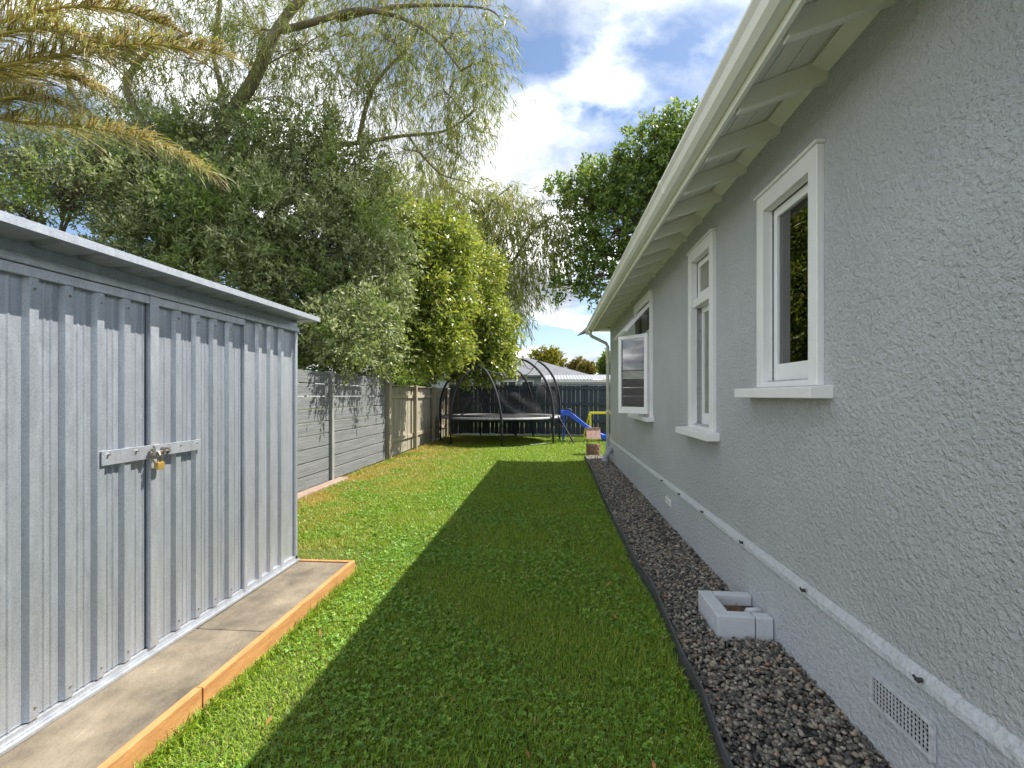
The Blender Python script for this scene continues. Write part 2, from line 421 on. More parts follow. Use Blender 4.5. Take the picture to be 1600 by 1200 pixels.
def rotz_tilt(n, tilt):
    a = rng.uniform(0, 2 * math.pi, n); ax = rng.normal(0, tilt, n); ay = rng.normal(0, tilt, n)
    ca, sa = np.cos(a), np.sin(a); o, i = np.zeros(n), np.ones(n)
    Rz = np.stack([np.stack([ca, -sa, o], -1), np.stack([sa, ca, o], -1), np.stack([o, o, i], -1)], 1)
    cx, sx = np.cos(ax), np.sin(ax); Rx = np.stack([np.stack([i, o, o], -1), np.stack([o, cx, -sx], -1), np.stack([o, sx, cx], -1)], 1)
    cy, sy = np.cos(ay), np.sin(ay); Ry = np.stack([np.stack([cy, o, sy], -1), np.stack([o, i, o], -1), np.stack([-sy, o, cy], -1)], 1)
    return Rz @ Rx @ Ry
def pebble_verts(n, y0, y1, sub, size):
    bv, bf = icosphere(sub)
    y = rng.uniform(y0, y1, n); x = edge_x(y) + 0.012 + (XW - 0.02 - edge_x(y)) * rng.random(n)
    # keep clear of the gully surround
    k = ~((x > 0.96) & (y > 2.9) & (y < 3.34)); x, y = x[k], y[k]; n = len(x)
    s = size * rng.uniform(0.55, 1.4, (n, 1)) * np.stack([rng.uniform(0.9, 1.35, n), rng.uniform(0.7, 1.0, n), rng.uniform(0.45, 0.75, n)], -1)
    z = 0.014 + rng.random(n) * 0.024
    vv = bv[None] * s[:, None]
    vv = np.einsum('nij,nkj->nki', rotz_tilt(n, 0.35), vv) + np.stack([x, y, z], -1)[:, None]
    ff = bf[None] + (np.arange(n) * len(bv))[:, None, None]
    return vv.reshape(-1, 3), ff.reshape(-1, 3), np.repeat(rng.random(n), len(bv))
parts = [pebble_verts(10500, 1.3, 4.6, 1, 0.0108), pebble_verts(11000, 4.6, 11.45, 0, 0.0145)]
off = 0; V_, F_, A_ = [], [], []
for v, f, a in parts: V_.append(v); F_.append(f + off); A_.append(a); off += len(v)
m_peb = leaf_mat('pebbles', [(0.0, (0.03, 0.03, 0.03)), (0.35, (0.085, 0.08, 0.07)), (0.6, (0.16, 0.145, 0.12)), (0.8, (0.25, 0.22, 0.165)), (0.93, (0.36, 0.33, 0.28)), (1.0, (0.30, 0.16, 0.09))], trans=0.0, rough=0.38, gloss=0.5)
tag(np_mesh('pebbles', np.concatenate(V_), np.concatenate(F_), m_peb, attr=np.concatenate(A_), smooth=True), 'grey and brown river pebbles along the foot of the house wall', 'gravel', kind='stuff')

# ------------------------------------------------------------------ lawn
def allowed(x, y):
    ok = (x < edge_x(y) - 0.035) | (y > 11.5)
    ok &= ~((x < -1.565) & (y < 3.79))
    ok &= x > -3.62
    ok &= ~((x > XW - 0.02) & (y < YEND + 0.05))
    ok &= ~((np.abs(x - 1.015) < 0.2) & (np.abs(y - 11.9) < 0.2))
    return ok
def blades(n, x0, x1, y0, y1, ln, wd, seg):
    x, y = rng.uniform(x0, x1, n), rng.uniform(y0, y1, n)
    k = allowed(x, y); x, y = x[k], y[k]; n = len(x)
    a = rng.uniform(0, 2 * math.pi, n); tilt = np.abs(rng.normal(0.85, 0.38, n))
    patch = 0.75 + 0.5 * (np.sin(x * 3.1 + 1.3 * np.sin(y * 2.3)) * np.sin(y * 2.7 + x) * 0.5 + 0.5)
    l = ln * rng.uniform(0.5, 1.35, n) * patch; w = wd * rng.uniform(0.7, 1.3, n)
    d = np.stack([np.cos(a), np.sin(a), np.zeros(n)], -1); s = np.stack([-np.sin(a), np.cos(a), np.zeros(n)], -1)
    up = np.array([0, 0, 1.0]); b = np.stack([x, y, np.zeros(n)], -1)
    tip = b + d * (l * np.sin(tilt))[:, None] + up * (l * np.cos(tilt))[:, None]
    if seg == 1:
        vv = np.stack([b - s * w[:, None] / 2, b + s * w[:, None] / 2, tip], 1)
        ff = np.arange(n * 3).reshape(n, 3)
        return vv.reshape(-1, 3), ff, np.repeat(rng.random(n), 3)
    md = b + d * (l * 0.5 * np.sin(tilt * 0.5))[:, None] + up * (l * 0.55 * np.cos(tilt * 0.5))[:, None]
    vv = np.stack([b - s * w[:, None] / 2, b + s * w[:, None] / 2, md + s * w[:, None] * 0.45, md - s * w[:, None] * 0.45, tip], 1)
    o = (np.arange(n) * 5)[:, None]
    ff = np.concatenate([o + np.array([[0, 1, 2]]), o + np.array([[0, 2, 3]]), o + np.array([[3, 2, 4]])])
    return vv.reshape(-1, 3), ff, np.repeat(rng.random(n), 5)
def clover(n, x0, x1, y0, y1, size):
    x, y = rng.uniform(x0, x1, n), rng.uniform(y0, y1, n)
    k = allowed(x, y) & ((np.sin(x * 4.3 + 2 * np.sin(y * 1.9)) + np.sin(y * 3.7 + x * 2)) > -1.1 + rng.random(n) * 1.2); x, y = x[k], y[k]; n = len(x)
    z = rng.uniform(0.012, 0.034, n); a0 = rng.uniform(0, 6.28, n); r = size * rng.uniform(0.7, 1.3, n)
    Rm = rotz_tilt(n, 0.4)
    out = []
    for q in range(3):
        a = q * 2.094
        d = np.array([math.cos(a), math.sin(a), 0]); s = np.array([-math.sin(a), math.cos(a), 0])
        loc = np.stack([0 * d, d * 0.55 - s * 0.5, d * 1.05 - s * 0.25 + [0, 0, .12], d * 1.05 + s * 0.25 + [0, 0, .12], d * 0.55 + s * 0.5])
        out.append(loc)
    loc = np.concatenate(out)
    vv = np.einsum('nij,kj->nki', Rm, loc) * r[:, None, None] + np.stack([x, y, z], -1)[:, None]
    tri = np.array([[0, 1, 2], [0, 2, 3], [0, 3, 4]]); tri = np.concatenate([tri, tri + 5, tri + 10])
    ff = (tri[None] + (np.arange(n) * 15)[:, None, None]).reshape(-1, 3)
    return vv.reshape(-1, 3), ff, np.repeat(rng.random(n), 15)
gparts = [blades(130000, -1.6, 0.75, 1.3, 4.4, 0.034, 0.0038, 2), blades(9000, -3.6, -1.5, 3.75, 4.4, 0.04, 0.005, 1),
          blades(150000, -3.62, 0.76, 4.4, 8.2, 0.042, 0.0075, 1), blades(150000, -3.62, 2.4, 8.2, 17.1, 0.046, 0.013, 1),
          blades(8000, -1.6, 0.75, -1.5, 1.3, 0.045, 0.006, 1),
          blades(3000, -1.568, -1.53, 1.0, 3.74, 0.075, 0.005, 2), blades(1200, -2.1, -1.55, 3.745, 3.80, 0.07, 0.005, 2), blades(2600, 0.60, 0.72, 1.2, 5.0, 0.055, 0.0045, 2), blades(4500, -3.62, -3.5, 7.9, 17.0, 0.085, 0.008, 1)]
for _ in range(34):
    tx, ty = rng.uniform(-1.4, 0.6), rng.uniform(1.5, 5.0)
    gparts.append(blades(14, tx - .02, tx + .02, ty - .02, ty + .02, rng.uniform(.06, .1), .005, 2))
gv, gf, ga, off = [], [], [], 0
for v, f, a in gparts: gv.append(v); gf.append(f + off); ga.append(a); off += len(v)
gs = [(0.0, (0.085, 0.185, 0.014)), (0.45, (0.165, 0.315, 0.022)), (0.8, (0.25, 0.40, 0.036)), (0.95, (0.33, 0.37, 0.05)), (1.0, (0.46, 0.40, 0.17))]
m_grass = leaf_mat('grass_blades', gs, trans=0.3, rough=0.5, gloss=0.35, patch=(1.6, (0.40, 0.32, 0.08), 0.30, 0.56, (-3.4, -1.5)))
tag(np_mesh('lawn_grass', np.concatenate(gv), np.concatenate(gf), m_grass, attr=np.concatenate(ga)), 'short green lawn grass between the shed and the pebble bed', 'grass', kind='stuff')
cp = [clover(15000, -1.6, 0.75, 1.3, 4.4, 0.0105), clover(16000, -3.6, 0.75, 4.0, 8.0, 0.014)]
cv, cf, ca_, off = [], [], [], 0
for v, f, a in cp: cv.append(v); cf.append(f + off); ca_.append(a); off += len(v)
m_clov = leaf_mat('clover_leaf', [(0, (0.075, 0.185, 0.02)), (0.6, (0.15, 0.30, 0.028)), (1, (0.24, 0.38, 0.05))], trans=0.25, rough=0.45, gloss=0.4)
tag(np_mesh('clover', np.concatenate(cv), np.concatenate(cf), m_clov, attr=np.concatenate(ca_)), 'low clover leaves growing through the lawn', 'clover', kind='stuff')
# fallen dry leaves on lawn and pebbles
lv = []
for i in range(90):
    y = rng.uniform(1.6, 8); x = rng.uniform(-1.5, 1.25)
    lv.append((x, y, 0.045))
lv = np.array(lv); nl = len(lv)
q = np.array([[-1, 0, 0], [0, -0.33, 0.1], [1, 0, 0.25], [0, 0.33, 0.1]]) * 0.022
vv = np.einsum('nij,kj->nki', rotz_tilt(nl, 0.5), q) * rng.uniform(0.5, 1.3, nl)[:, None, None] + lv[:, None]
tag(np_mesh('fallen_leaves', vv.reshape(-1, 3), np.arange(nl * 4).reshape(nl, 4), m_needle), 'scattered dry brown leaves on the lawn and pebbles', 'leaves', kind='stuff')

# ------------------------------------------------------------------ house
house = thing('house', 'grey roughcast single-storey house with white windows and open eaves', 'house', (XW, 4, 0))
Y0H, XB, ZS = -3.0, 8.4, 3.2
W1 = (2.454, 3.148, 1.50, 2.68); W2 = (3.988, 4.681, 1.15, 2.78); W3 = (6.42, 7.66, 1.17, 2.82)
def pierced(x, y0, y1, z0, z1, holes, thick):
    m = MB()
    yc = sorted({y0, y1, *[h[0] for h in holes], *[h[1] for h in holes]}); zc_ = sorted({z0, z1, *[h[2] for h in holes], *[h[3] for h in holes]})
    for i in range(len(yc) - 1):
        for j in range(len(zc_) - 1):
            my, mz = (yc[i] + yc[i + 1]) / 2, (zc_[j] + zc_[j + 1]) / 2
            if any(h[0] < my < h[1] and h[2] < mz < h[3] for h in holes): continue
            m.add([(x, yc[i], zc_[j]), (x, yc[i + 1], zc_[j]), (x, yc[i + 1], zc_[j + 1]), (x, yc[i], zc_[j + 1])], [(3, 2, 1, 0)])
    for h in holes:      # reveals
        a, b, c, d = h
        m.add([(x, a, c), (x + thick, a, c), (x + thick, a, d), (x, a, d)], [(0, 1, 2, 3)]); m.add([(x, b, c), (x + thick, b, c), (x + thick, b, d), (x, b, d)], [(3, 2, 1, 0)])
        m.add([(x, a, d), (x, b, d), (x + thick, b, d), (x + thick, a, d)], [(3, 2, 1, 0)]); m.add([(x, a, c), (x, b, c), (x + thick, b, c), (x + thick, a, c)], [(0, 1, 2, 3)])
    return m
inner = [(a + .06, b - .06, c + .04, d - .06) for a, b, c, d in (W1, W2, W3)]
pierced(XW, Y0H, YEND, 0.46, ZS, inner, 0.2).build('wall', m_wall, house)
# other walls
m = MB()
m.add([(XW, YEND, 0), (XB, YEND, 0), (XB, YEND, ZS), (XW, YEND, ZS)], [(3, 2, 1, 0)])
m.add([(XB, Y0H, 0), (XB, YEND, 0), (XB, YEND, ZS), (XB, Y0H, ZS)], [(3, 2, 1, 0)])
m.add([(XW, Y0H, 0), (XB, Y0H, 0), (XB, Y0H, ZS), (XW, Y0H, ZS)], [(0, 1, 2, 3)])
m.build('wall', m_wall, house)
# interior room lining
m = MB(); xi = XW + 0.2
hs_ = pierced(xi, Y0H + .2, YEND - .2, 0.3, 3.1, inner, 0.0)
m.add(hs_.v, hs_.f)
for (yy0, yy1) in ((Y0H + .2, 3.55), (3.6, 5.3), (5.35, YEND - .2)):
    m.add([(xi, yy0, .3), (xi + 3.5, yy0, .3), (xi + 3.5, yy1, .3), (xi, yy1, .3), (xi, yy0, 3.1), (xi + 3.5, yy0, 3.1), (xi + 3.5, yy1, 3.1), (xi, yy1, 3.1)],
          [(0, 1, 2, 3), (4, 7, 6, 5), (0, 4, 5, 1), (1, 5, 6, 2), (2, 6, 7, 3)])
m.build('room_lining', mat('room_paint', (0.34, 0.33, 0.30), (0.38, 0.37, 0.34), 2, 0.9), house)
# plinth and moulded band
MB().prism([(XW - .022, 0), (XW + .05, 0), (XW + .05, .42), (XW - .022, .42)], 'y', Y0H - .02, YEND + .02).build('plinth', m_plinth, house)
MB().prism([(XW - .030, .418), (XW + .05, .418), (XW + .05, .478), (XW - .004, .478), (XW - .026, .447)], 'y', Y0H - .03, YEND + .028).build('plinth_band', m_band, house, bevel=0.006)
for (u, v) in [(1035, 752), (1062, 772), (1098, 800), (1160, 846), (1257, 917), (1439, 1060)]:
    p = onX(u, v, XW - 0.03); y = float(p[1])
    mm = MB().tube([(XW - .028, y, .452), (XW - .05, y, .456)], [0.009, 0.006], 8)
    mm.tube([(XW - .045, y - .012, .45), (XW - .045, y + .014, .462)], 0.005, 5)
    mm.build('cable_clip', m_clip, house)
# vents in plinth
def vent(y0, y1, z0, z1, big):
    o = MB().box(XW - .026, XW - .012, y0 - .012, y1 + .012, z0 - .012, z1 + .012).build('vent', mat('vent_slot_shade', (0.008, 0.008, 0.008)) if big else m_band, house)  # big vent: solid near-black plate, shade inside the slots put into its colour
    if not big: return
    fr = MB(); x0, x1 = XW - .036, XW - .024
    fr.box(x0, x1, y0 - .02, y1 + .02, z1, z1 + .014); fr.box(x0, x1, y0 - .02, y1 + .02, z0 - .014, z0)
    fr.box(x0 + .001, x1, y0 - .02, y0, z0, z1); fr.box(x0 + .001, x1, y1, y1 + .02, z0, z1)
    fr.build('vent_frame', m_band, o)
    nb = 16
    for i in range(1, nb):
        y = y0 + (y1 - y0) * i / nb
        box('vent_bar', m_band, o, x0 + .003, x0 + .007, y - .0026, y + .0026, z0, z1)
    for i in range(1, 6):
        z = z0 + (z1 - z0) * i / 6
        box('vent_bar', m_band, o, x0 + .0045, x0 + .0065, y0, y1, z - .002, z + .002)
vent(1.755, 2.045, .222, .322, True)
vent(5.35, 5.6, .23, .31, False)
box('vent_cover', m_white, house, XW - .034, XW - .02, 5.36, 5.59, .235, .305, bevel=.004)

# windows ----------------------------------------------------------
def frame_bars(m, x0, x1, y0, y1, z0, z1, wl, wr, wb, wt):
    m.box(x0, x1, y0, y0 + wl, z0, z1); m.box(x0, x1, y1 - wr, y1, z0, z1)
    m.box(x0 + .0015, x1 - .0015, y0 + wl, y1 - wr, z0, z0 + wb); m.box(x0 + .0015, x1 - .0015, y0 + wl, y1 - wr, z1 - wt, z1)
def window(Wd, label):
    y0, y1, z0, z1 = Wd
    m = MB(); frame_bars(m, XW - .032, XW + .03, y0, y1, z0, z1, .085, .085, .03, .10)
    o = m.build('window', m_white, house, bevel=.004)
    m = MB(); frame_bars(m, XW + .0765, XW + .16, y0 + .062, y1 - .062, z0 + .005, z1 - .065, .03, .03, .02, .03)
    m.build('jamb_lining', m_white, o, bevel=.003)
    m = MB().prism([(XW - .105, z0 - .064), (XW + .02, z0 - .064), (XW + .02, z0 + .003), (XW - .105, z0 - .008)], 'y', y0 - .08, y1 + .17)
    m.build('sill', m_white, o, bevel=.005)
    MB().prism([(XW - .045, z1 + .001), (XW + .02, z1 + .001), (XW + .02, z1 + .022), (XW - .045, z1 + .016)], 'y', y0 - .012, y1 + .012).build('head_flashing', m_white, o, bevel=.003)
    return o
def sash(o, y0, y1, z0, z1, x, bot=.11, top=.05, side=.042, gm=m_glass):
    m = MB(); frame_bars(m, x, x + .04, y0, y1, z0, z1, side, side, bot, top)
    s = m.build('sash', m_white, o, bevel=.004)
    p = MB().box(x + .017, x + .021, y0 + side - .005, y1 - side + .005, z0 + bot - .005, z1 - top + .005).build('pane', gm, o)
    return s
w1 = window(W1, None); sash(w1, W1[0] + .0855, W1[1] - .0855, W1[2] + .028, W1[3] - .10, XW + .034)
# window stay on the near window
mm = MB().tube([(XW + .125, 2.99, 1.78), (XW + .13, 2.99, 1.98), (XW + .14, 2.985, 2.08)], 0.008, 6); mm.box(XW + .118, XW + .14, 2.97, 3.0, 1.86, 1.93)
mm.build('window_stay', m_black, w1)
w2 = window(W2, None)
sash(w2, W2[0] + .0855, W2[1] - .0855, 2.335, W2[3] - .10, XW + .034, bot=.06, gm=m_glass_b)
box('transom', m_white, w2, XW - .012, XW + .13, W2[0] + .093, W2[1] - .093, 2.262, 2.332, bevel=.004)
sash(w2, W2[0] + .0855, W2[1] - .0855, W2[2] + .028, 2.26, XW + .07, gm=m_glass_b)
w3 = window(W3, None)
box('transom', m_white, w3, XW - .02, XW + .13, W3[0] + .06, W3[1] - .06, 2.27, 2.34, bevel=.004)
box('mullion', m_white, w3, XW - .012, XW + .13, 6.97, 7.04, W3[2] + .03, 2.27, bevel=.004)
def swung(name, parent, w, h, pivot, rot, side, bot, top):
    """open sash: built flat in its own frame (y 0..w, z 0..h) then turned about its hinge"""
    from mathutils import Matrix
    Mx = Matrix.Translation(pivot) @ rot
    m = MB(); frame_bars(m, -.02, .02, 0, w, 0, h, side, side, bot, top)
    m.v = [tuple(Mx @ Vector(v)) for v in m.v]
    s = m.build(name, m_white, parent, bevel=.003)
    m = MB().box(-.002, .002, side - .005, w - side + .005, bot - .005, h - top + .005); m.v = [tuple(Mx @ Vector(v)) for v in m.v]
    m.build('pane', m_glass, parent)
    return Mx
from mathutils import Matrix
# casement hinged on the far jamb, opened outwards
Mx = swung('casement_sash', w3, .50, 1.07, (XW - .05, 6.48, W3[2] + .035), Matrix.Rotation(R(40), 4, 'Z'), .05, .09, .05)
m = MB().box(-.006, .006, .05, .45, .58, .592); m.v = [tuple(Mx @ Vector(v)) for v in m.v]; m.build('glazing_bar', m_black, w3)
sash(w3, 7.04, 7.58, W3[2] + .032, 2.268, XW + .06)
# fanlight hinged at the top, pushed out
swung('fanlight_sash', w3, 1.10, .47, (XW - .03, 6.49, 2.66), Matrix.Rotation(R(42), 4, 'Y') @ Matrix.Translation((0, 0, -.47)), .05, .05, .05)

def curtain(label, y0, y1, z0, z1, x):
    n = 36; m = MB()
    for i in range(n + 1):
        y = y0 + (y1 - y0) * i / n; xx = x + .025 * math.sin(i * 1.25) + .008 * math.sin(i * 2.9)
        m.v += [(xx, y, z0), (xx, y, z1)]
    m.f = [(2 * i, 2 * i + 2, 2 * i + 3, 2 * i + 1) for i in range(n)]
    o = m.build('curtain', m_curtain, smooth=True)
    o.modifiers.new('solid', 'SOLIDIFY').thickness = 0.004
    tag(o, label, 'curtain')
w1['label'] = 'white single-pane window with a deep sill'
w2['label'] = 'tall narrow white window with obscured glass'
w3['label'] = 'white window with its casement and fanlight pushed open'
curtain('pale curtain drawn aside inside the single-pane window', 3.19, 3.55, 1.4, 2.75, XW + .27)
curtain('pale curtain hanging inside the window with the open casement', 7.3, 7.75, 1.1, 2.85, XW + .28)

# eaves --------------------------------------------------------------
PIT = math.tan(R(19))
XE = 0.90                                     # fascia
def zr(x): return 3.075 + (x - XW) * PIT      # underside of soffit boards at x (top of rafters)
for i in range(-9, 20):
    y = 1.96 + 0.4787 * i
    if y < Y0H or y > YEND - .05: continue
    xa, xb = XE + .012, XW + .02
    m = MB().prism([(xa, zr(xa) - .10), (xb, zr(xb) - .11), (xb, zr(xb)), (xa, zr(xa))], 'y', y - .024, y + .024)
    m.build('rafter', m_cream, house, bevel=.003)
ya, yb = Y0H - .4, YEND + .42
nb = 4; wdt = (XW + .02 - XE) / nb
for k in range(nb):
    xa = XE + k * wdt + .002; xb = XE + (k + 1) * wdt - .0025
    MB().prism([(xa, zr(xa) + .001), (xb, zr(xb) + .001), (xb, zr(xb) + .018), (xa, zr(xa) + .018)], 'y', ya, yb).build('soffit_board', m_cream, house)
# sloping frieze board at the wall head, between rafters
MB().prism([(XW - .004, 3.0), (XW + .02, 3.0), (XW + .02, 3.07), (XW - .075, 3.045), (XW - .07, 3.035)], 'y', Y0H, YEND + .01).build('frieze_board', m_cream, house, bevel=.002)
zf = zr(XE)
box('fascia', m_cream, house, XE - .022, XE, ya, yb, zf - .085, zf + .05, bevel=.003)
# gutter: ogee profile, hollow
gp = [(XE - .024, zf - .045), (XE - .075, zf - .05), (XE - .10, zf - .025), (XE - .108, zf + .02), (XE - .125, zf + .045), (XE - .125, zf + .06),
      (XE - .118, zf + .06), (XE - .118, zf + .045), (XE - .10, zf + .02), (XE - .093, zf - .02), (XE - .07, zf - .042), (XE - .024, zf - .037)]
MB().prism(gp, 'y', ya, yb + .02).build('gutter', m_gutter, house)
for y in (3.55, 7.5):
    gj = [(x - .002 if x < XE - .03 else x, z - .002) for x, z in gp[:6]] + [(XE - .126, zf + .063), (XE - .024, zf + .063)]
    MB().prism([(XE - .024, zf - .048), (XE - .076, zf - .053), (XE - .103, zf - .027), (XE - .111, zf + .019), (XE - .128, zf + .044), (XE - .1285, zf + .063), (XE - .115, zf + .063), (XE - .10, zf + .03), (XE - .09, zf - .018), (XE - .07, zf - .04), (XE - .024, zf - .035)], 'y', y - .03, y + .03).build('gutter_joint', m_gutter, house)
# gable-end soffit and barge
m = MB(); m.prism([(XE - .02, zr(XE) + .02), (XB + .4, zr(XE) + .02), (XB + .4, zr(XE) + .05), (XE - .02, zr(XE) + .05)], 'y', YEND + .0, YEND + .41); m.build('end_soffit', m_cream, house)
# roof (hipped)
zt = zr(XE) + .052; rx = (XE + XB + .45) / 2; rz = zt + (rx - XE) * PIT; x1r = XB + .45; hipd = (rx - XE)
rv = [(XE - .11, ya - .05, zt), (x1r + .1, ya - .05, zt), (x1r + .1, yb + .05, zt), (XE - .11, yb + .05, zt), (rx, ya + hipd, rz), (rx, yb - hipd, rz)]
rv2 = [(x, y, z + .03) for x, y, z in rv]
m = MB().add(rv + rv2, [(0, 4, 5, 3), (1, 2, 5, 4), (0, 1, 4), (2, 3, 5), (6, 9, 11, 10), (7, 10, 11, 8), (6, 10, 7), (8, 11, 9), (0, 3, 9, 6), (1, 7, 8, 2), (0, 6, 7, 1), (3, 2, 8, 9)])
m.build('roof', m_roof, house)
# corner flashing tip at the rear eave
MB().add([(.60, YEND + .50, 2.86), (.80, YEND + .44, 2.98), (.80, YEND + .52, 3.06), (.60, YEND + .52, 2.875), (.86, YEND + .60, 2.95), (.86, YEND + .60, 3.05)], [(0, 1, 2, 3), (0, 3, 5, 4), (0, 4, 1), (3, 2, 5), (1, 4, 5, 2)]).build('corner_flashing', m_roof, house)
# downpipe
dp = [(XE - .06, YEND - .25, zf - .04), (XE - .06, YEND - .22, zf - .10), (XE + .0, YEND - .15, zf - .16), (XW - .10, YEND - .03, zf - .30), (XW - .055, YEND + .0, zf - .37), (XW - .055, YEND + .0, .36)]
d = MB().tube(dp, 0.036, 12).build('downpipe', m_pipe, house, smooth=True)
for z in (2.2, 1.1): MB().tube([(XW - .055, YEND, z - .02), (XW - .055, YEND, z + .02)], .041, 12).build('pipe_bracket', m_pipe, d)
MB().tube([(XW - .055, YEND, .40), (XW - .055, YEND, .16), (XW - .055, YEND, -.02)], .052, 12).build('pipe_socket', m_pvc, d, smooth=True)
gt = [onY(956, 702, 10.35), onY(949, 703, 10.3), onY(945, 708, 10.3), onY(944, 715, 10.3), onY(943, 728, 10.2)]
gt = [(XW + .02, 10.35, .30), (XW - .06, 10.35, .30), (XW - .11, 10.33, .27), (XW - .15, 10.3, .20), (XW - .19, 10.27, .16), (XW - .20, 10.26, -.02)]
wp_ = MB().tube(gt, .062, 12).build('waste_pipe', m_pvc, house, smooth=True)
MB().tube([gt[1], gt[2]], .075, 12).build('pipe_collar', m_pvc, wp_, smooth=True)
MB().tube([(XW - .197, 10.26, .13), (XW - .2, 10.26, .03)], .075, 12).build('pipe_collar', m_pvc, wp_, smooth=True)

# ------------------------------------------------------------------ gully surround of painted blocks
gs_ = thing('gully_surround', 'pale grey painted block surround on the pebbles against the house wall', 'block surround', (1.1, 3.1, 0))
hB = .15
def block(*b): return box('block', m_block, gs_, *b, bevel=.007)
block(.975, 1.19, 2.92, 3.0, .0, hB)
block(1.196, 1.294, 2.922, 3.0, .0, hB - .004)
block(.975, 1.06, 3.003, 3.30, .0, hB + .001)
block(1.063, 1.294, 3.23, 3.30, .0, hB)
box('soil_fill', m_gbase, gs_, 1.06, 1.295, 3.0, 3.23, .0, .085)
MB().tube([(1.30, 3.10, .11), (1.22, 3.10, .105), (1.20, 3.10, .06)], .024, 10).build('waste_outlet', m_block, gs_, smooth=True)
nv = []; nf = []
for i in range(150):
    c = np.array((rng.uniform(1.07, 1.2), rng.uniform(3.01, 3.2), rng.uniform(.09, .115))); a = rng.uniform(0, 6.28); l = rng.uniform(.02, .05)
    dd = np.array((math.cos(a), math.sin(a), rng.uniform(-.2, .5))) * l; s = np.array((-math.sin(a), math.cos(a), 0)) * .0016
    o = len(nv); nv += [c - s, c + s, c + dd]; nf.append((o, o + 1, o + 2))
tag(np_mesh('pine_litter', nv, nf, m_needle), 'brown pine needles inside the painted block surround', 'needles', kind='stuff')

# ------------------------------------------------------------------ shed
XS = -2.056; ZP = .12; YS0, YS1 = .92, 3.70; XSB = -3.5
shed = thing('garden_shed', 'galvanised ribbed steel garden shed with double doors', 'shed', (-2.8, 2.3, ZP))
def ribbed(y0, y1, z0, z1, ribs, x, rh=.022, rw=.034, sl=.010, minor=True):
    pts = [(y0, x)]
    for yr in ribs:
            pts += [(yr - rw / 2 - sl, x), (yr - rw / 2, x + rh), (yr + rw / 2, x + rh), (yr + rw / 2 + sl, x)]
    pts.append((y1, x))
    if minor:
        full = []
        for i, (a, b) in enumerate(zip(pts[:-1], pts[1:])):
            full.append(a)
            if abs(a[1] - x) < 1e-6 and abs(b[1] - x) < 1e-6 and b[0] - a[0] > .08:
                for fr in (1 / 3, 2 / 3):
                    ym = a[0] + (b[0] - a[0]) * fr
                    full += [(ym - .008, x), (ym - .003, x + .0035), (ym + .003, x + .0035), (ym + .008, x)]
        full.append(pts[-1]); pts = full
    m = MB()
    for (y, xx) in pts: m.v += [(xx, y, z0), (xx, y, z1)]
    m.f = [(2 * i, 2 * i + 2, 2 * i + 3, 2 * i + 1) for i in range(len(pts) - 1)]
    return m
ZT = 2.03
ribY = [float(onX(u, 700, XS)[1]) for u in (44, 99.7, 149.5, 191.6, 272, 303, 330, 354.5, 402, 420, 437)]
yc_ = float(onX(234, 700, XS)[1]); yd = float(onX(379, 700, XS)[1])
ydl = 2 * yc_ - yd
sp = .165
def solid(o, t=.004):
    s = o.modifiers.new('solid', 'SOLIDIFY'); s.thickness = t; s.offset = -1; return o
lr = [ydl + .07 + i * (yc_ - .035 - ydl - .1) / 4 for i in range(5)]
lr = ribY[:4]; lr = [lr[0] - .17 * k for k in (2, 1)] + lr
lr = [y for y in lr if y > ydl + .03]
dl = solid(ribbed(ydl, yc_ - .003, ZP + .055, ZT - .115, lr, XS + .004).build('door', m_galv, shed))
dr = solid(ribbed(yc_ + .003, yd, ZP + .055, ZT - .115, ribY[4:8], XS + .004).build('door', m_galv, shed))
solid(ribbed(yd + .004, YS1, ZP + .03, ZT - .05, ribY[8:], XS, minor=False).build('wall_panel', m_galv_l, shed))
solid(ribbed(YS0, ydl - .004, ZP + .03, ZT - .05, [YS0 + .15, YS0 + .32, YS0 + .49], XS, minor=False).build('wall_panel', m_galv_l, shed))
# door edge strips and frame
box('door_strip', m_galv_l, dr, XS + .006, XS + .034, yc_ - .032, yc_ + .022, ZP + .05, ZT - .074, bevel=.003)
box('door_strip', m_galv_l, dr, XS + .0, XS + .026, yd - .018, yd + .016, ZP + .03, ZT - .10, bevel=.003)
for dd, a, b in ((dl, ydl, yc_), (dr, yc_ + .022, yd - .018)):
    box('door_rail', m_galv_l, dd, XS + .004, XS + .030, a, b - .032 if dd is dl else b, ZT - .117, ZT - .075, bevel=.003)
# head channels
box('head_channel', m_galv, shed, XS - .02, XS + .038, YS0, YS1, ZT - .074, ZT - .035, bevel=.003)
box('head_channel', m_galv, shed, XS - .02, XS + .022, YS0, YS1 - .002, ZT - .033, ZT + .035)
box('corner_trim', m_galv_l, shed, XS - .03, XS + .02, YS1 - .028, YS1 + .006, ZP + .01, ZT - .03, bevel=.003)
# bottom tracks
box('base_track', m_galv_l, shed, XS - .03, XS + .040, YS0, YS1 + .008, ZP + .004, ZP + .020, bevel=.002)
box('base_track', m_galv_l, shed, XS - .03, XS + .020, YS0, YS1 + .004, ZP + .021, ZP + .050, bevel=.002)
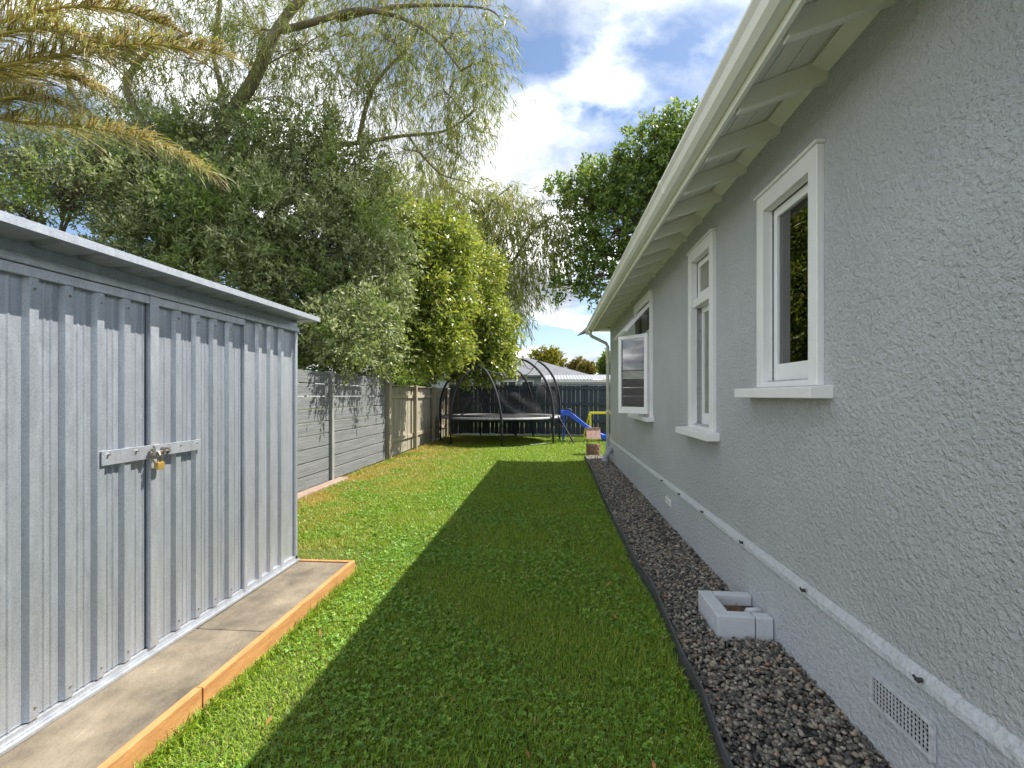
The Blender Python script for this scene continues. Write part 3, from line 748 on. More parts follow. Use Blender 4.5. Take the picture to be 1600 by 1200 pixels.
# side and back walls
m = MB()
xr = [XSB + .1 + .19 * i for i in range(8)]
pts = [(XSB, YS1)]
for x in xr:
    if x < XS - .08: pts += [(x - .027, YS1), (x - .017, YS1 + .018), (x + .017, YS1 + .018), (x + .027, YS1)]
pts.append((XS - .005, YS1))
for x, y in pts: m.v += [(x, y, ZP), (x, y, ZT - (XS - x) * .06)]
m.f = [(2 * i, 2 * i + 1, 2 * i + 3, 2 * i + 2) for i in range(len(pts) - 1)]
m.build('wall_panel', m_galv, shed)
m = MB().add([(XSB, YS0, ZP), (XS, YS0, ZP), (XS, YS0, ZT), (XSB, YS0, ZT - .09)], [(0, 1, 2, 3)]); m.build('wall_panel', m_galv, shed)
m = MB().add([(XSB, YS0, ZP), (XSB, YS1, ZP), (XSB, YS1, ZT - .09), (XSB, YS0, ZT - .09)], [(0, 1, 2, 3)]); m.build('wall_panel', m_galv, shed)
# roof sheet with ribs running back
XRF = -1.868; ZRF = 2.048
pts = [(YS0 - .05, 0)]
y = YS0 + .02
while y < YS1 - .04:
    pts += [(y - .03, 0), (y - .012, .022), (y + .012, .022), (y + .03, 0)]; y += .19
pts.append((YS1 + .035, 0))
m = MB()
for yy_, zz in pts: m.v += [(XRF, yy_, ZRF + zz), (XSB - .06, yy_, ZRF - .11 + zz)]
m.f = [(2 * i, 2 * i + 1, 2 * i + 3, 2 * i + 2) for i in range(len(pts) - 1)]
solid(m.build('roof', m_galv_l, shed), .003)
MB().prism([(XRF - .006, ZRF - .004), (XRF + .006, ZRF - .004), (XRF + .006, ZRF + .03), (XRF - .03, ZRF + .032), (XRF - .03, ZRF + .028), (XRF - .006, ZRF + .026)], 'y', YS0 - .05, YS1 + .037).build('roof_edge', m_galv_l, shed)
# hasp bars with bolt
yl, yr_ = float(onX(148, 712, XS)[1]), float(onX(303, 697, XS)[1])
hz = 1.165
hb = box('hasp_bar', m_galv_l, dl, XS + .028, XS + .036, yl, yc_ - .034, hz - .034, hz + .034, bevel=.002)
hb2 = box('hasp_bar', m_galv_l, dr, XS + .036, XS + .043, yc_ - .015, yr_, hz - .026, hz + .034, bevel=.002)
bolt = MB().tube([(XS + .052, yc_ - .055, hz - .002), (XS + .052, yc_ + .075, hz - .002)], .006, 8)
bolt.box(XS + .044, XS + .06, yc_ - .045, yc_ - .03, hz - .018, hz + .018).box(XS + .044, XS + .06, yc_ + .02, yc_ + .035, hz - .018, hz + .018).box(XS + .044, XS + .06, yc_ + .055, yc_ + .065, hz - .016, hz + .014)
bolt.tube([(XS + .055, yc_ - .01, hz), (XS + .075, yc_ - .02, hz - .02)], .005, 6)
bolt.build('slide_bolt', m_zinc, dr)
# rivets
for y_ in (yl + .03, yl + .18, yr_ - .03, yr_ - .15):
    MB().tube([(XS + .034, y_, hz + .015), (XS + .046, y_, hz + .015)], .005, 8).build('rivet', m_zinc, dl if y_ < yc_ else dr)
for y_ in lr + ribY[4:8]:
    dd = dl if y_ < yc_ else dr
    for z_ in (ZP + .10, ZT - .16):
        MB().tube([(XS + .026, y_ + .004, z_), (XS + .031, y_ + .004, z_)], [.006, .004], 6).build('screw', m_zinc, dd)
pl = thing('padlock', 'small brass padlock hanging from the shed door bolt', 'padlock', (XS + .062, yc_ - .005, hz - .1))
box('lock_body', m_brass, pl, XS + .052, XS + .070, yc_ - .026, yc_ + .014, hz - .092, hz - .055, bevel=.003)
a = np.linspace(0, math.pi, 9)
MB().tube([(XS + .061, yc_ - .018, hz - .056)] + [(XS + .061, yc_ - .006 - .012 * math.cos(t), hz - .025 + .018 * math.sin(t)) for t in a] + [(XS + .061, yc_ + .006, hz - .056)], .0035, 8).build('shackle', m_zinc, pl, smooth=True)

# shed plinth: slabs and pine boards
plat = thing('shed_base', 'weathered slab base of the shed edged with fresh pine boards', 'platform', (-1.8, 2.3, 0))
ysm = float(onZ(400, 986, ZP)[1])
box('slab', m_slab, plat, -3.52, -1.612, ysm + .006, 3.70, .0, ZP - .002, bevel=.006)
box('slab', m_slab, plat, -3.52, -1.612, .6, ysm - .006, .0, ZP + .003, bevel=.006)
yj = float(onZ(313, 1118)[1])
box('edge_board', m_board, plat, -1.608, -1.574, yj + .003, 3.742, .0, ZP + .006, bevel=.003)
box('edge_board', m_board, plat, -1.611, -1.576, -.9, yj - .003, .0, ZP + .009, bevel=.003)
box('edge_board', m_board, plat, -2.03, -1.61, 3.708, 3.742, .0, ZP + .004, bevel=.003)

# ------------------------------------------------------------------ boundary fences
XF = -3.72
cf = thing('concrete_fence', 'grey panel fence of stacked planks with slim posts beside the shed', 'fence', (XF, 7, 0))
pys = [2.3, 5.02, 7.77, 10.5]
zpl = 0.205
for a, b in zip(pys[:-1], pys[1:]):
    for k in range(9):
        z0 = .03 + k * zpl * .985
        o = box('plank', m_conc, cf, XF - .025 + rng.uniform(-.004, .004), XF + .025, a + .03, b - .03, z0, z0 + zpl * .985 - .013, bevel=.008)
for y in pys[:-1]:
    box('post', m_cpost, cf, XF - .06, XF + .075, y - .045, y + .045, 0, 1.86, bevel=.008)
box('post', m_wpost, cf, XF - .06, XF + .12, 10.44, 10.60, 0, 1.93, bevel=.01)
ms_ = box('mowing_strip', m_kerbc, None, XF + .07, XF + .24, 4.0, 8.0, 0, .05, bevel=.01)
tag(ms_, 'low pinkish concrete strip at the foot of the panel fence', 'edging')

wf = thing('paling_fence', 'weathered brown wooden paling fence running to the back corner', 'fence', (XF, 13.5, 0))
YB = 17.2
y = 10.62; i = 0
while y < YB - .05:
    wv = rng.uniform(.095, .105)
    box('paling', m_pal, wf, XF - .04, XF - .02 + rng.uniform(-.003, .003), y, y + wv, .03, 1.66 + rng.uniform(-.012, .012), bevel=.003)
    y += wv + rng.uniform(.004, .012)
for z in (1.38, .35): box('rail', m_wpost, wf, XF - .018, XF + .03, 10.61, YB - .05, z, z + .09, bevel=.004)
box('cap_rail', m_wpost, wf, XF - .06, XF + .06, 10.61, YB - .05, 1.675, 1.705, bevel=.004)
for y in (12.6, 14.6, 16.4): box('post', m_wpost, wf, XF + .031, XF + .13, y - .05, y + .05, 0, 1.72, bevel=.006)

bf = thing('navy_fence', 'dark navy stained paling fence behind the trampoline', 'fence', (-.5, YB, 0))
x = XF + .02
while x < 4.0:
    wv = rng.uniform(.135, .15)
    box('paling', m_navy, bf, x, x + wv, YB + .05, YB + .07 + rng.uniform(-.003, .003), .06 + rng.uniform(0, .03), 1.80 + rng.uniform(-.008, .008), bevel=.003)
    x += wv + (rng.uniform(.007, .016) if rng.random() < .75 else .002)
for z, hh in ((1.10, .10), (.48, .12), (1.66, .09)): box('rail', m_navy, bf, XF, 4.0, YB, YB + .045, z, z + hh, bevel=.004)
box('rail', m_navy, bf, XF, 4.0, YB - .012, YB + .075, 1.815, 1.845, bevel=.004)
for xx in (-1.3, 1.2, 3.6): box('post', m_navy, bf, xx - .05, xx + .05, YB + .075, YB + .17, 0, 1.8, bevel=.005)

# ------------------------------------------------------------------ trampoline
TC = np.array((-1.62, 15.25)); TR = 1.86; TZ = .80
tr_ = thing('trampoline', 'round black trampoline with a sagging net and bowed poles', 'trampoline', (TC[0], TC[1], 0))
th = np.linspace(0, 2 * math.pi, 65)
MB().tube([(TC[0] + TR * math.cos(t), TC[1] + TR * math.sin(t), TZ - .03) for t in th], .028, 8, caps=False).build('frame_ring', m_black, tr_, smooth=True)
pd = MB()
for t in th[:-1]:
    c, s = math.cos(t), math.sin(t)
    for r, z in ((TR + .035, TZ - .035), (TR + .03, TZ + .018), (TR - .16, TZ + .012), (TR - .24, TZ - .004)): pd.v.append((TC[0] + r * c, TC[1] + r * s, TZ - TZ + z))
nn = 64
pd.f = [(4 * i + j, 4 * ((i + 1) % nn) + j, 4 * ((i + 1) % nn) + j + 1, 4 * i + j + 1) for i in range(nn) for j in range(3)]
pd.build('rim_pad', m_rim, tr_, smooth=True)
MB().add([(TC[0] + (TR - .23) * math.cos(t), TC[1] + (TR - .23) * math.sin(t), TZ - .006) for t in th[:-1]], [tuple(range(64))]).build('jump_mat', m_mat, tr_)
# poles: (angle, top offset inward, sideways lean, top height)
poles = [(-83, .55, -.55, 2.25), (-134, .9, .25, 2.35), (-30, .95, -.25, 2.55), (12, .75, -.1, 2.55), (-176, .5, .2, 2.1), (60, .7, .2, 2.3), (118, .8, -.2, 2.3)]
tops = []
for ang, inw, side, zt_ in poles:
    t = R(ang); d = np.array((math.cos(t), math.sin(t))); s = np.array((-d[1], d[0]))
    b = TC + d * (TR + .06)
    def P(o, sd, z): q = b - d * o + s * sd; return (q[0], q[1], z)
    pts = []
    for k in range(15):
        f_ = k / 14; z = .55 + (zt_ - .55) * (1 - (1 - f_) ** 1.35)
        pts.append(P(-.05 * math.sin(f_ * 3.14) + inw * f_ ** 2.3, side * f_ ** 1.6, z))
    MB().tube(pts, [.036] * 14 + [.026], 8).build('enclosure_pole', m_foam, tr_, smooth=True)
    tops.append(pts)
    leg = [P(.01, 0, TZ - .03), P(.0, 0, .4), P(.0, 0, .0)]
    lo = MB().tube(leg, .026, 8).build('leg', m_black, tr_, smooth=True)
# ground rails joining legs in pairs
for a0, a1 in ((-83, -30), (-134, -176), (12, 60)):
    p0 = TC + (TR + .06) * np.array((math.cos(R(a0)), math.sin(R(a0)))); p1 = TC + (TR + .06) * np.array((math.cos(R(a1)), math.sin(R(a1))))
    mid = (p0 + p1) / 2
    MB().tube([(*p0, .03), (*(p0 * .75 + p1 * .25), .028), (*mid, .025), (*(p0 * .25 + p1 * .75), .028), (*p1, .03)], .02, 6).build('ground_rail', m_black, tr_, smooth=True)
# net: follows the poles, sagging between them
order = sorted(range(len(poles)), key=lambda i: poles[i][0])
ntm = MB(); NU, NV = 98, 9
angs = np.array([poles[i][0] for i in order]); 
def polept(i, f_):
    p = np.array(tops[i]); k = f_ * 14; a_ = int(min(13, k)); w_ = k - a_; return p[a_] * (1 - w_) + p[a_ + 1] * w_
for iu in range(NU):
    A = angs[0] + 360 * iu / NU
    j = np.searchsorted(angs, A, 'right') - 1; j2 = (j + 1) % len(angs)
    a0 = angs[j]; a1 = angs[j2] + (360 if j2 == 0 else 0); w_ = (A - a0) / (a1 - a0)
    sag = math.sin(w_ * math.pi)
    for iv in range(NV):
        f_ = iv / (NV - 1)
        top = .62 - .22 * sag + .03 * math.sin(iu * 1.7)
        fp = .12 + f_ * (top - .12)
        q = polept(order[j], fp) * (1 - w_) + polept(order[j2], fp) * w_
        c = np.array((TC[0], TC[1])); r_ = q[:2] - c; L_ = np.linalg.norm(r_)
        tgt = TR - .08 if iv < 2 else L_ + (TR - .1 - L_) * .55 * (1 - f_)
        q[:2] = c + r_ / L_ * (tgt - .05 * sag * math.sin(f_ * 3.1) + .03 * math.sin(iu * .9 + iv))
        if iv == 0: q[2] = TZ + .0
        ntm.v.append(tuple(q))
ntm.f = [(i * NV + j, ((i + 1) % NU) * NV + j, ((i + 1) % NU) * NV + j + 1, i * NV + j + 1) for i in range(NU) for j in range(NV - 1)]
ntm.build('safety_net', m_net, tr_, smooth=True)
for k in range(len(order)):      # slack top cords
    p0, p1 = np.array(tops[order[k]][-1]), np.array(tops[order[(k + 1) % len(order)]][-1])
    MB().tube([p0 * (1 - q) + p1 * q - np.array((0, 0, .28 * math.sin(q * math.pi))) for q in np.linspace(0, 1, 9)], .012, 5).build('net_cord', m_foam, tr_)
# ladder leaning on the rim
ld = thing('trampoline_ladder', 'narrow black ladder leaning on the trampoline rim', 'ladder', (.65, 14.7, 0))
lt, lb = np.array((.19, 14.75, .83)), np.array((.68, 14.62, 0))
for dy in (-.17, .17):
    MB().tube([lt + (0, dy, 0), (lt + lb) / 2 + (0, dy, 0), lb + (0, dy, 0)], .022, 8).build('rail', m_black, ld)
for q in (.2, .42, .64, .85):
    p = lt * (1 - q) + lb * q; box('rung', m_black, ld, p[0] - .03, p[0] + .03, p[1] - .17, p[1] + .17, p[2] - .012, p[2] + .012)
# ------------------------------------------------------------------ slide
sl = thing('toy_slide', 'blue plastic slide beside the trampoline', 'slide', (1.0, 15.35, 0))
ys = 15.35; sx = np.array([.30, .42, .52, .66, .86, 1.06, 1.26, 1.45, 1.62, 1.80]); sz = np.array([.84, .86, .85, .76, .60, .44, .30, .18, .10, .085])
m = MB(); pr = [(-.21, .12), (-.185, .135), (-.16, .0), (.16, .0), (.185, .135), (.21, .12), (.21, -.03), (-.21, -.03)]
for a_, b_ in zip(sx, sz):
    for dy, dz in pr: m.v.append((a_, ys + dy, b_ + dz))
for i in range(len(sx) - 1):
    for j in range(8): m.f.append((i * 8 + j, i * 8 + (j + 1) % 8, i * 8 + 8 + (j + 1) % 8, i * 8 + 8 + j))
m.f += [tuple(range(8)), tuple(range(72, 80))[::-1]]
m.build('chute', m_blue, sl, bevel=.006)
for dy in (-.18, .18):
    MB().tube([(.36, ys + dy, .85), (.40, ys + dy, .45), (.36, ys + dy, .0)], .022, 8).build('support_leg', m_blue, sl)
    MB().tube([(.34, ys + dy, .86), (.44, ys + dy, 1.02), (.58, ys + dy, 1.02), (.70, ys + dy, .86)], .016, 8).build('hand_rail', m_black, sl, smooth=True)
MB().box(1.58, 1.76, ys - .12, ys + .12, .0, .07).build('foot', m_blue, sl)
for z in (.2, .42, .64): box('step', m_blue, sl, .34, .42, ys - .18, ys + .18, z, z + .03)
# yellow goal frame
gl_ = thing('goal_frame', 'yellow plastic goal frame standing by the back fence', 'goal', (1.7, 16.1, 0))
yg = 16.1; gx0, gx1, gz = 1.24, 2.5, .87
MB().box(gx0, gx1, yg - .035, yg + .035, gz - .035, gz + .04).build('crossbar', m_yellow, gl_, bevel=.012)
for x in (gx0 + .035, gx1 - .035):
    MB().box(x - .034, x + .034, yg - .034, yg + .034, 0, gz - .036).build('upright', m_yellow, gl_, bevel=.012)
    MB().tube([(x - .03, yg + .03, gz - .05), (x - .14, yg + .45, .3), (x - .17, yg + .6, .02)], .025, 8).build('back_stay', m_yellow, gl_)
MB().tube([(gx0 - .14, yg + .6, .025), (gx1 - .2, yg + .6, .025)], .022, 8).build('back_bar', m_yellow, gl_)

# ------------------------------------------------------------------ wishing well
ww = thing('wishing_well', 'small garden wishing well with shingled roof on a brick base', 'ornament', (1.015, 11.9, 0))
cxw, cyw = 1.015, 11.9
nbk = 9
for row in range(4):
    for k in range(nbk):
        a0 = 2 * math.pi * (k + .5 * (row % 2)) / nbk; a1 = a0 + 2 * math.pi / nbk * .92
        ri, ro = .12, .175 + rng.uniform(-.003, .003); z0, z1 = row * .066, row * .066 + .06
        poly = [(cxw + ro * math.cos(a0), cyw + ro * math.sin(a0)), (cxw + ro * math.cos(a1), cyw + ro * math.sin(a1)), (cxw + ri * math.cos(a1), cyw + ri * math.sin(a1)), (cxw + ri * math.cos(a0), cyw + ri * math.sin(a0))]
        MB().prism(poly, 'z', z0, z1).build('brick', m_brick, ww, bevel=.004)
MB().tube([(cxw, cyw, 0), (cxw, cyw, .24)], .15, 16).build('core', m_gbase, ww)
for dx in (-.14, .14): box('post', m_timber, ww, cxw + dx - .012, cxw + dx + .012, cyw - .012, cyw + .012, .2, .52)
MB().tube([(cxw - .16, cyw, .42), (cxw + .16, cyw, .42)], .014, 8).build('windlass', m_timber, ww)
for sgn in (-1, 1):
    for row in range(4):
        y0 = sgn * (.03 + row * .04); z0 = .635 - row * .056
        for k in range(3):
            x0 = cxw - .17 + k * .114
            m = MB().add([(x0, cyw + y0 - sgn * .03, z0 + .012), (x0 + .110, cyw + y0 - sgn * .03, z0 + .012), (x0 + .110, cyw + y0 + sgn * .02, z0 - .062), (x0, cyw + y0 + sgn * .02, z0 - .062),
                          (x0, cyw + y0 - sgn * .036, z0 + .0), (x0 + .110, cyw + y0 - sgn * .036, z0 + .0), (x0 + .110, cyw + y0 + sgn * .006, z0 - .066), (x0, cyw + y0 + sgn * .006, z0 - .066)],
                         [(0, 1, 2, 3), (4, 7, 6, 5), (0, 4, 5, 1), (1, 5, 6, 2), (2, 6, 7, 3), (3, 7, 4, 0)])
            m.build('shingle', m_shing, ww)
box('ridge_cap', m_shing, ww, cxw - .175, cxw + .175, cyw - .018, cyw + .018, .64, .66, bevel=.004)

# ------------------------------------------------------------------ neighbour's house and garage
nb_ = thing('neighbour_house', 'grey hip-roofed house beyond the navy fence', 'house', (-4, 33, 0))
def hiproof(m, x0, x1, y0, y1, ze, zr_, inset):
    ym = (y0 + y1) / 2
    v = [(x0, y0, ze), (x1, y0, ze), (x1, y1, ze), (x0, y1, ze), (x0 + inset, ym, zr_), (x1 - inset, ym, zr_)]
    v += [(x, y, z - .12) for x, y, z in v[:4]]
    return m.add(v, [(0, 1, 5, 4), (1, 2, 5), (2, 3, 4, 5), (3, 0, 4), (6, 7, 1, 0), (7, 8, 2, 1), (8, 9, 3, 2), (9, 6, 0, 3), (6, 9, 8, 7)])
box('wall', m_nwall2, nb_, -10.5, 1.6, 30.4, 37.4, 0, 2.6)
rf = hiproof(MB(), -11, 2.4, 29.9, 37.9, 2.72, 4.15, 4.2).build('roof', m_nroof, nb_)
for (x0, x1, z0, z1) in ((-4.6, -3.7, 1.2, 2.4), (-3.35, -2.2, 1.7, 2.4), (-1.95, -1.1, 1.2, 2.4), (-.8, -.1, 1.0, 2.2)):
    m = MB(); m.box(x0, x1, 30.34, 30.39, z0, z0 + .08).box(x0, x1, 30.34, 30.39, z1 - .08, z1).box(x0, x0 + .09, 30.341, 30.39, z0 + .08, z1 - .08).box(x1 - .09, x1, 30.341, 30.39, z0 + .08, z1 - .08)
    m.box((x0 + x1) / 2 - .03, (x0 + x1) / 2 + .03, 30.345, 30.39, z0 + .08, z1 - .08)
    wn = m.build('window', m_white, nb_)
    box('pane', m_nwin, wn, x0 + .05, x1 - .05, 30.37, 30.395, z0 + .05, z1 - .05)
ng = thing('neighbour_garage', 'lilac-grey garage with a pale ribbed roof beyond the navy fence', 'garage', (3, 29, 0))
box('wall', m_nwall, ng, -.45, 8.0, 27.5, 29.8, 0, 2.3)
m = MB(); xs_ = np.arange(-.6, 8.2, .09)
for i, x in enumerate(xs_):
    dz = .03 if i % 2 else 0
    m.v += [(x, 27.3, 2.34 + dz), (x, 30.0, 2.72 + dz)]
m.f = [(2 * i, 2 * i + 2, 2 * i + 3, 2 * i + 1) for i in range(len(xs_) - 1)]
m.build('roof', mat('garage_roof', (0.20, 0.215, 0.245), (0.25, 0.265, 0.30), 2, 0.55), ng)
box('fascia', m_white, ng, -.6, 8.1, 27.33, 27.36, 2.2, 2.335)

# ------------------------------------------------------------------ trees
def unit(v): return v / (np.linalg.norm(v, axis=-1, keepdims=True) + 1e-9)
def bez(p0, p1, p2, n):
    t = np.linspace(0, 1, n)[:, None]; return (1 - t) ** 2 * p0 + 2 * t * (1 - t) * p1 + t * t * p2
def leaves_mesh(name, pos, dirs, length, width, m, parent, fold=0.0):
    n = len(pos); l = length * rng.uniform(.65, 1.3, n)[:, None]; w = width * rng.uniform(.75, 1.25, n)[:, None]
    d = unit(dirs); rv = unit(rng.normal(size=(n, 3))); s = unit(np.cross(d, rv)); nr = np.cross(d, s)
    vv = np.stack([pos, pos + d * l * .45 + s * w / 2 + nr * w * fold, pos + d * l, pos + d * l * .45 - s * w / 2 + nr * w * fold], 1)
    clump = np.repeat(rng.random(n), 4)
    return np_mesh(name, vv.reshape(-1, 3), np.arange(n * 4).reshape(n, 4), m, parent, attr=clump)
def in_ellipsoid(n, shell=.45):
    d = unit(rng.normal(size=(n, 3))); r = (shell ** 3 + (1 - shell ** 3) * rng.random(n)) ** (1 / 3)
    return d * r[:, None]
def clump_px(u, v, ru, rv, Y, depth=None):
    c = onY(u, v, Y); k = Y / F
    return c, np.array((ru * k, depth or (ru + rv) / 2 * k, rv * k))
def make_tree(name, label, base, trunk, clumps, ntw, nlv, leaf, mats, twig=.3, droop=0.0, spread=.8, tr_r=.16, shell=.45, group=None, limb_r=.05, subs=.25, extra=None, jit=.035):
    """trunk: list of points; clumps: list of (centre, radii); leaves sit on twigs scattered through the clumps"""
    t = thing(name, label, 'tree', tuple(base), group)
    tp = np.array([base] + list(trunk), float)
    sm = [tp[0]]
    for i in range(len(tp) - 1):
        for q in np.linspace(0, 1, 5)[1:]: sm.append(tp[i] * (1 - q) + tp[i + 1] * q)
    sm = np.array(sm); sm[1:-1] += rng.normal(0, .02, (len(sm) - 2, 3))
    MB().tube(sm, np.linspace(tr_r, tr_r * .45, len(sm)), 10).build('trunk', mats[0], t, smooth=True)
    br = MB()
    if extra:
        for pth, r0, r1 in extra:
            pth = np.array(pth); tt = np.linspace(0, len(pth) - 1, len(pth) * 4)
            pp = np.stack([np.interp(tt, np.arange(len(pth)), pth[:, k]) for k in range(3)], -1)
            for _ in range(3): pp[1:-1] = (pp[:-2] + pp[1:-1] * 2 + pp[2:]) / 4
            br.tube(pp, np.linspace(r0, r1, len(pp)), 8)
    tree_pts = sm
    if extra:
        tree_pts = np.concatenate([sm] + [np.stack([np.interp(np.linspace(0, len(p) - 1, 14), np.arange(len(p)), np.array(p)[:, k]) for k in range(3)], -1) for p, _, _ in extra])
    P, D = [], []
    vols = np.array([np.prod(r) for c, r in clumps]) ** (2 / 3); vols /= vols.sum()
    for (c, r), vf in zip(clumps, vols):
        hh = tree_pts[:, 2] < c[2] - (.2 if extra is None else .05)
        cand = tree_pts[hh] if hh.any() else sm[:2]
        s0 = cand[np.argmin(np.linalg.norm(cand - c, axis=1))]
        mid = (s0 + c) / 2 + np.array((0, 0, .25 * np.linalg.norm(c - s0) * .5)) + rng.normal(0, .1, 3)
        limb = bez(s0, mid, c, 9); br.tube(limb, np.linspace(limb_r, limb_r * .35, 9), 6)
        n = max(4, int(ntw * vf)); off_ = in_ellipsoid(n, shell)
        # uneven outline: small lobes
        off_ *= (1 + .22 * np.sin(off_[:, 0] * 5 + c[0] * 3) * np.sin(off_[:, 2] * 6 + c[2]))[:, None]
        tp_ = c + off_ * r
        for q in tp_[:int(n * subs)]:
            s = limb[rng.integers(4, 9)]
            br.tube(bez(s, (s + q) / 2 + rng.normal(0, .08, 3) + np.array((0, 0, .05)), q, 5), np.linspace(limb_r * .3, .005, 5), 4, caps=False)
        od = unit(off_ * .8 + rng.normal(0, .5, (n, 3)) + np.array((0, 0, .25 - droop * 1.6)))
        fr = rng.random((n, nlv, 1))
        pos = tp_[:, None] + od[:, None] * fr * twig + rng.normal(0, jit * twig / .3, (n, nlv, 3))
        pos[..., 2] -= droop * (fr[..., 0] ** 2) * twig * .7
        ld_ = od[:, None] * .7 + rng.normal(0, spread, (n, nlv, 3)) + np.array((0, 0, -droop))
        P.append(pos.reshape(-1, 3)); D.append(ld_.reshape(-1, 3))
    br.build('branches', mats[0], t, smooth=True)
    P, D = np.concatenate(P), np.concatenate(D)
    k = P[:, 2] > .3
    leaves_mesh('crown', P[k], D[k], leaf[0], leaf[1], mats[1], t, fold=.18)
    return t

ml_olive = leaf_mat('olive_leaf', [(0, (0.09, 0.12, 0.04)), (.5, (0.21, 0.255, 0.105)), (.85, (0.35, 0.39, 0.20)), (1, (0.48, 0.51, 0.33))], .42, .45, .55, patch=(1.1, (0.18, 0.27, 0.045), .46, .7))
ml_wattle = leaf_mat('wattle_leaf', [(0, (0.10, 0.14, 0.03)), (.5, (0.19, 0.23, 0.055)), (.85, (0.28, 0.30, 0.085)), (1, (0.34, 0.26, 0.10))], .42, .5, .35)
ml_bright = leaf_mat('bright_leaf', [(0, (0.11, 0.165, 0.03)), (.5, (0.22, 0.285, 0.05)), (.85, (0.34, 0.38, 0.08)), (1, (0.44, 0.42, 0.13))], .4, .35, .5)
ml_weep = leaf_mat('weeping_leaf', [(0, (0.14, 0.18, 0.04)), (.5, (0.24, 0.27, 0.07)), (1, (0.34, 0.33, 0.11))], .42, .5, .3)
ml_dark = leaf_mat('dark_leaf', [(0, (0.06, 0.11, 0.025)), (.5, (0.125, 0.20, 0.042)), (.85, (0.22, 0.30, 0.06)), (1, (0.33, 0.38, 0.10))], .42, .4, .5)
ml_yel = leaf_mat('yellow_leaf', [(0, (0.12, 0.14, 0.015)), (.5, (0.22, 0.22, 0.025)), (1, (0.32, 0.28, 0.04))], .3, .5, .3)
ml_rust = leaf_mat('rust_leaf', [(0, (0.10, 0.12, 0.02)), (.5, (0.16, 0.15, 0.03)), (1, (0.20, 0.14, 0.05))], .3, .5, .3)

C = clump_px
# dense olive-leaved tree behind the fence and shed
cl = [C(190, 300, 80, 70, 9.5), C(260, 255, 90, 70, 10), C(350, 250, 100, 70, 10), C(455, 255, 95, 70, 10), C(540, 290, 70, 80, 10.2), C(300, 345, 120, 80, 9), C(420, 360, 120, 95, 9.2),
      C(530, 390, 85, 95, 9.6), C(565, 490, 70, 90, 10), C(480, 480, 90, 80, 9.2), C(500, 555, 70, 38, 9.2), C(575, 565, 50, 30, 10), C(390, 450, 100, 80, 8.6), C(580, 330, 50, 60, 10.6), C(250, 400, 90, 60, 8.6), C(455, 570, 45, 28, 8.9), C(600, 400, 45, 50, 9.3), C(590, 470, 40, 45, 9.0), C(585, 525, 32, 36, 9.0), C(555, 540, 32, 32, 8.4), C(565, 500, 30, 40, 8.0), C(540, 552, 28, 22, 7.9), C(520, 520, 30, 40, 7.6)]
b0 = onY(430, 618, 9.8); b0[2] = 0
make_tree('olive_tree', 'dense grey-green small-leaved tree over the shed and panel fence', b0, [b0 + (.1, .1, 1.6), b0 + (-.3, .2, 3.2), b0 + (-.2, .1, 4.6)], cl, 9000, 19, (.10, .033), (m_bark, ml_olive), jit=.022, twig=.36, spread=.75, tr_r=.2, shell=.35, subs=.1)
# airy wattle with arching limbs
Yw = 10.0
px = lambda pts, Y: [onY(u, v, Y + dy) for (u, v, dy) in pts]
ex_ = [(px([(335, 240, 0), (352, 190, 0), (395, 130, 0), (425, 60, 0), (450, 20, .1), (500, -30, .2), (560, -90, .3)], Yw), .16, .07),
       (px([(440, 48, 0), (500, 32, -.2), (560, 12, -.4), (625, 25, -.6), (680, 55, -.8), (720, 110, -1)], Yw), .075, .02),
       (px([(530, 30, -.2), (620, 8, -.4), (720, 8, -.7), (770, 14, -1), (790, 40, -1)], Yw), .05, .006),
       (px([(330, 250, 0), (430, 230, .2), (560, 225, .3), (620, 212, .2), (700, 208, .1), (745, 170, 0)], Yw), .07, .015),
       (px([(560, 225, .3), (570, 170, .2), (590, 120, 0), (640, 75, -.1), (660, 30, -.2)], Yw), .06, .02),
       (px([(640, 215, .2), (665, 250, .2), (690, 275, .2), (735, 285, .2)], Yw), .03, .01),
       (px([(310, 290, 0), (230, 210, -.2), (195, 140, -.3), (205, 110, -.3), (235, 75, -.3), (300, 50, -.4)], Yw), .11, .03),
       (px([(350, 190, 0), (345, 130, .2), (330, 80, .3), (345, 20, .3), (340, -60, .3)], Yw), .07, .03),
       (px([(250, 230, 0), (160, 200, 0), (105, 140, 0), (100, 60, 0), (60, -20, 0)], Yw), .09, .03)]
cl = [C(480, 70, 90, 70, 10), C(600, 60, 90, 70, 9.6), C(710, 50, 80, 60, 9.2), C(690, 140, 70, 60, 9.6), C(575, 140, 90, 60, 10), C(715, 225, 45, 50, 10), C(640, 235, 60, 40, 10.2), C(400, 50, 80, 70, 10.2), C(290, 90, 100, 70, 9.8),
      C(180, 60, 100, 70, 9.8), C(760, 95, 35, 60, 9), C(600, -30, 160, 60, 9.8), C(350, -40, 160, 70, 10.2), C(440, 150, 80, 60, 10.2), C(60, 130, 90, 80, 10), C(200, 170, 90, 50, 10), C(740, 165, 40, 45, 9.7), C(100, 10, 120, 60, 10)]
b0 = onY(310, 618, Yw); b0[2] = 0
make_tree('wattle_tree', 'tall airy fine-leaved tree with arching bare limbs against the sky', b0, [b0 + (0, 0, 2), onY(312, 330, Yw), onY(335, 238, Yw)], cl, 2500, 24, (.19, .0155), (m_bark_l, ml_wattle), jit=.012, twig=.55, droop=.6, spread=.42, tr_r=.24, shell=.15, limb_r=.022, subs=.22, extra=ex_)
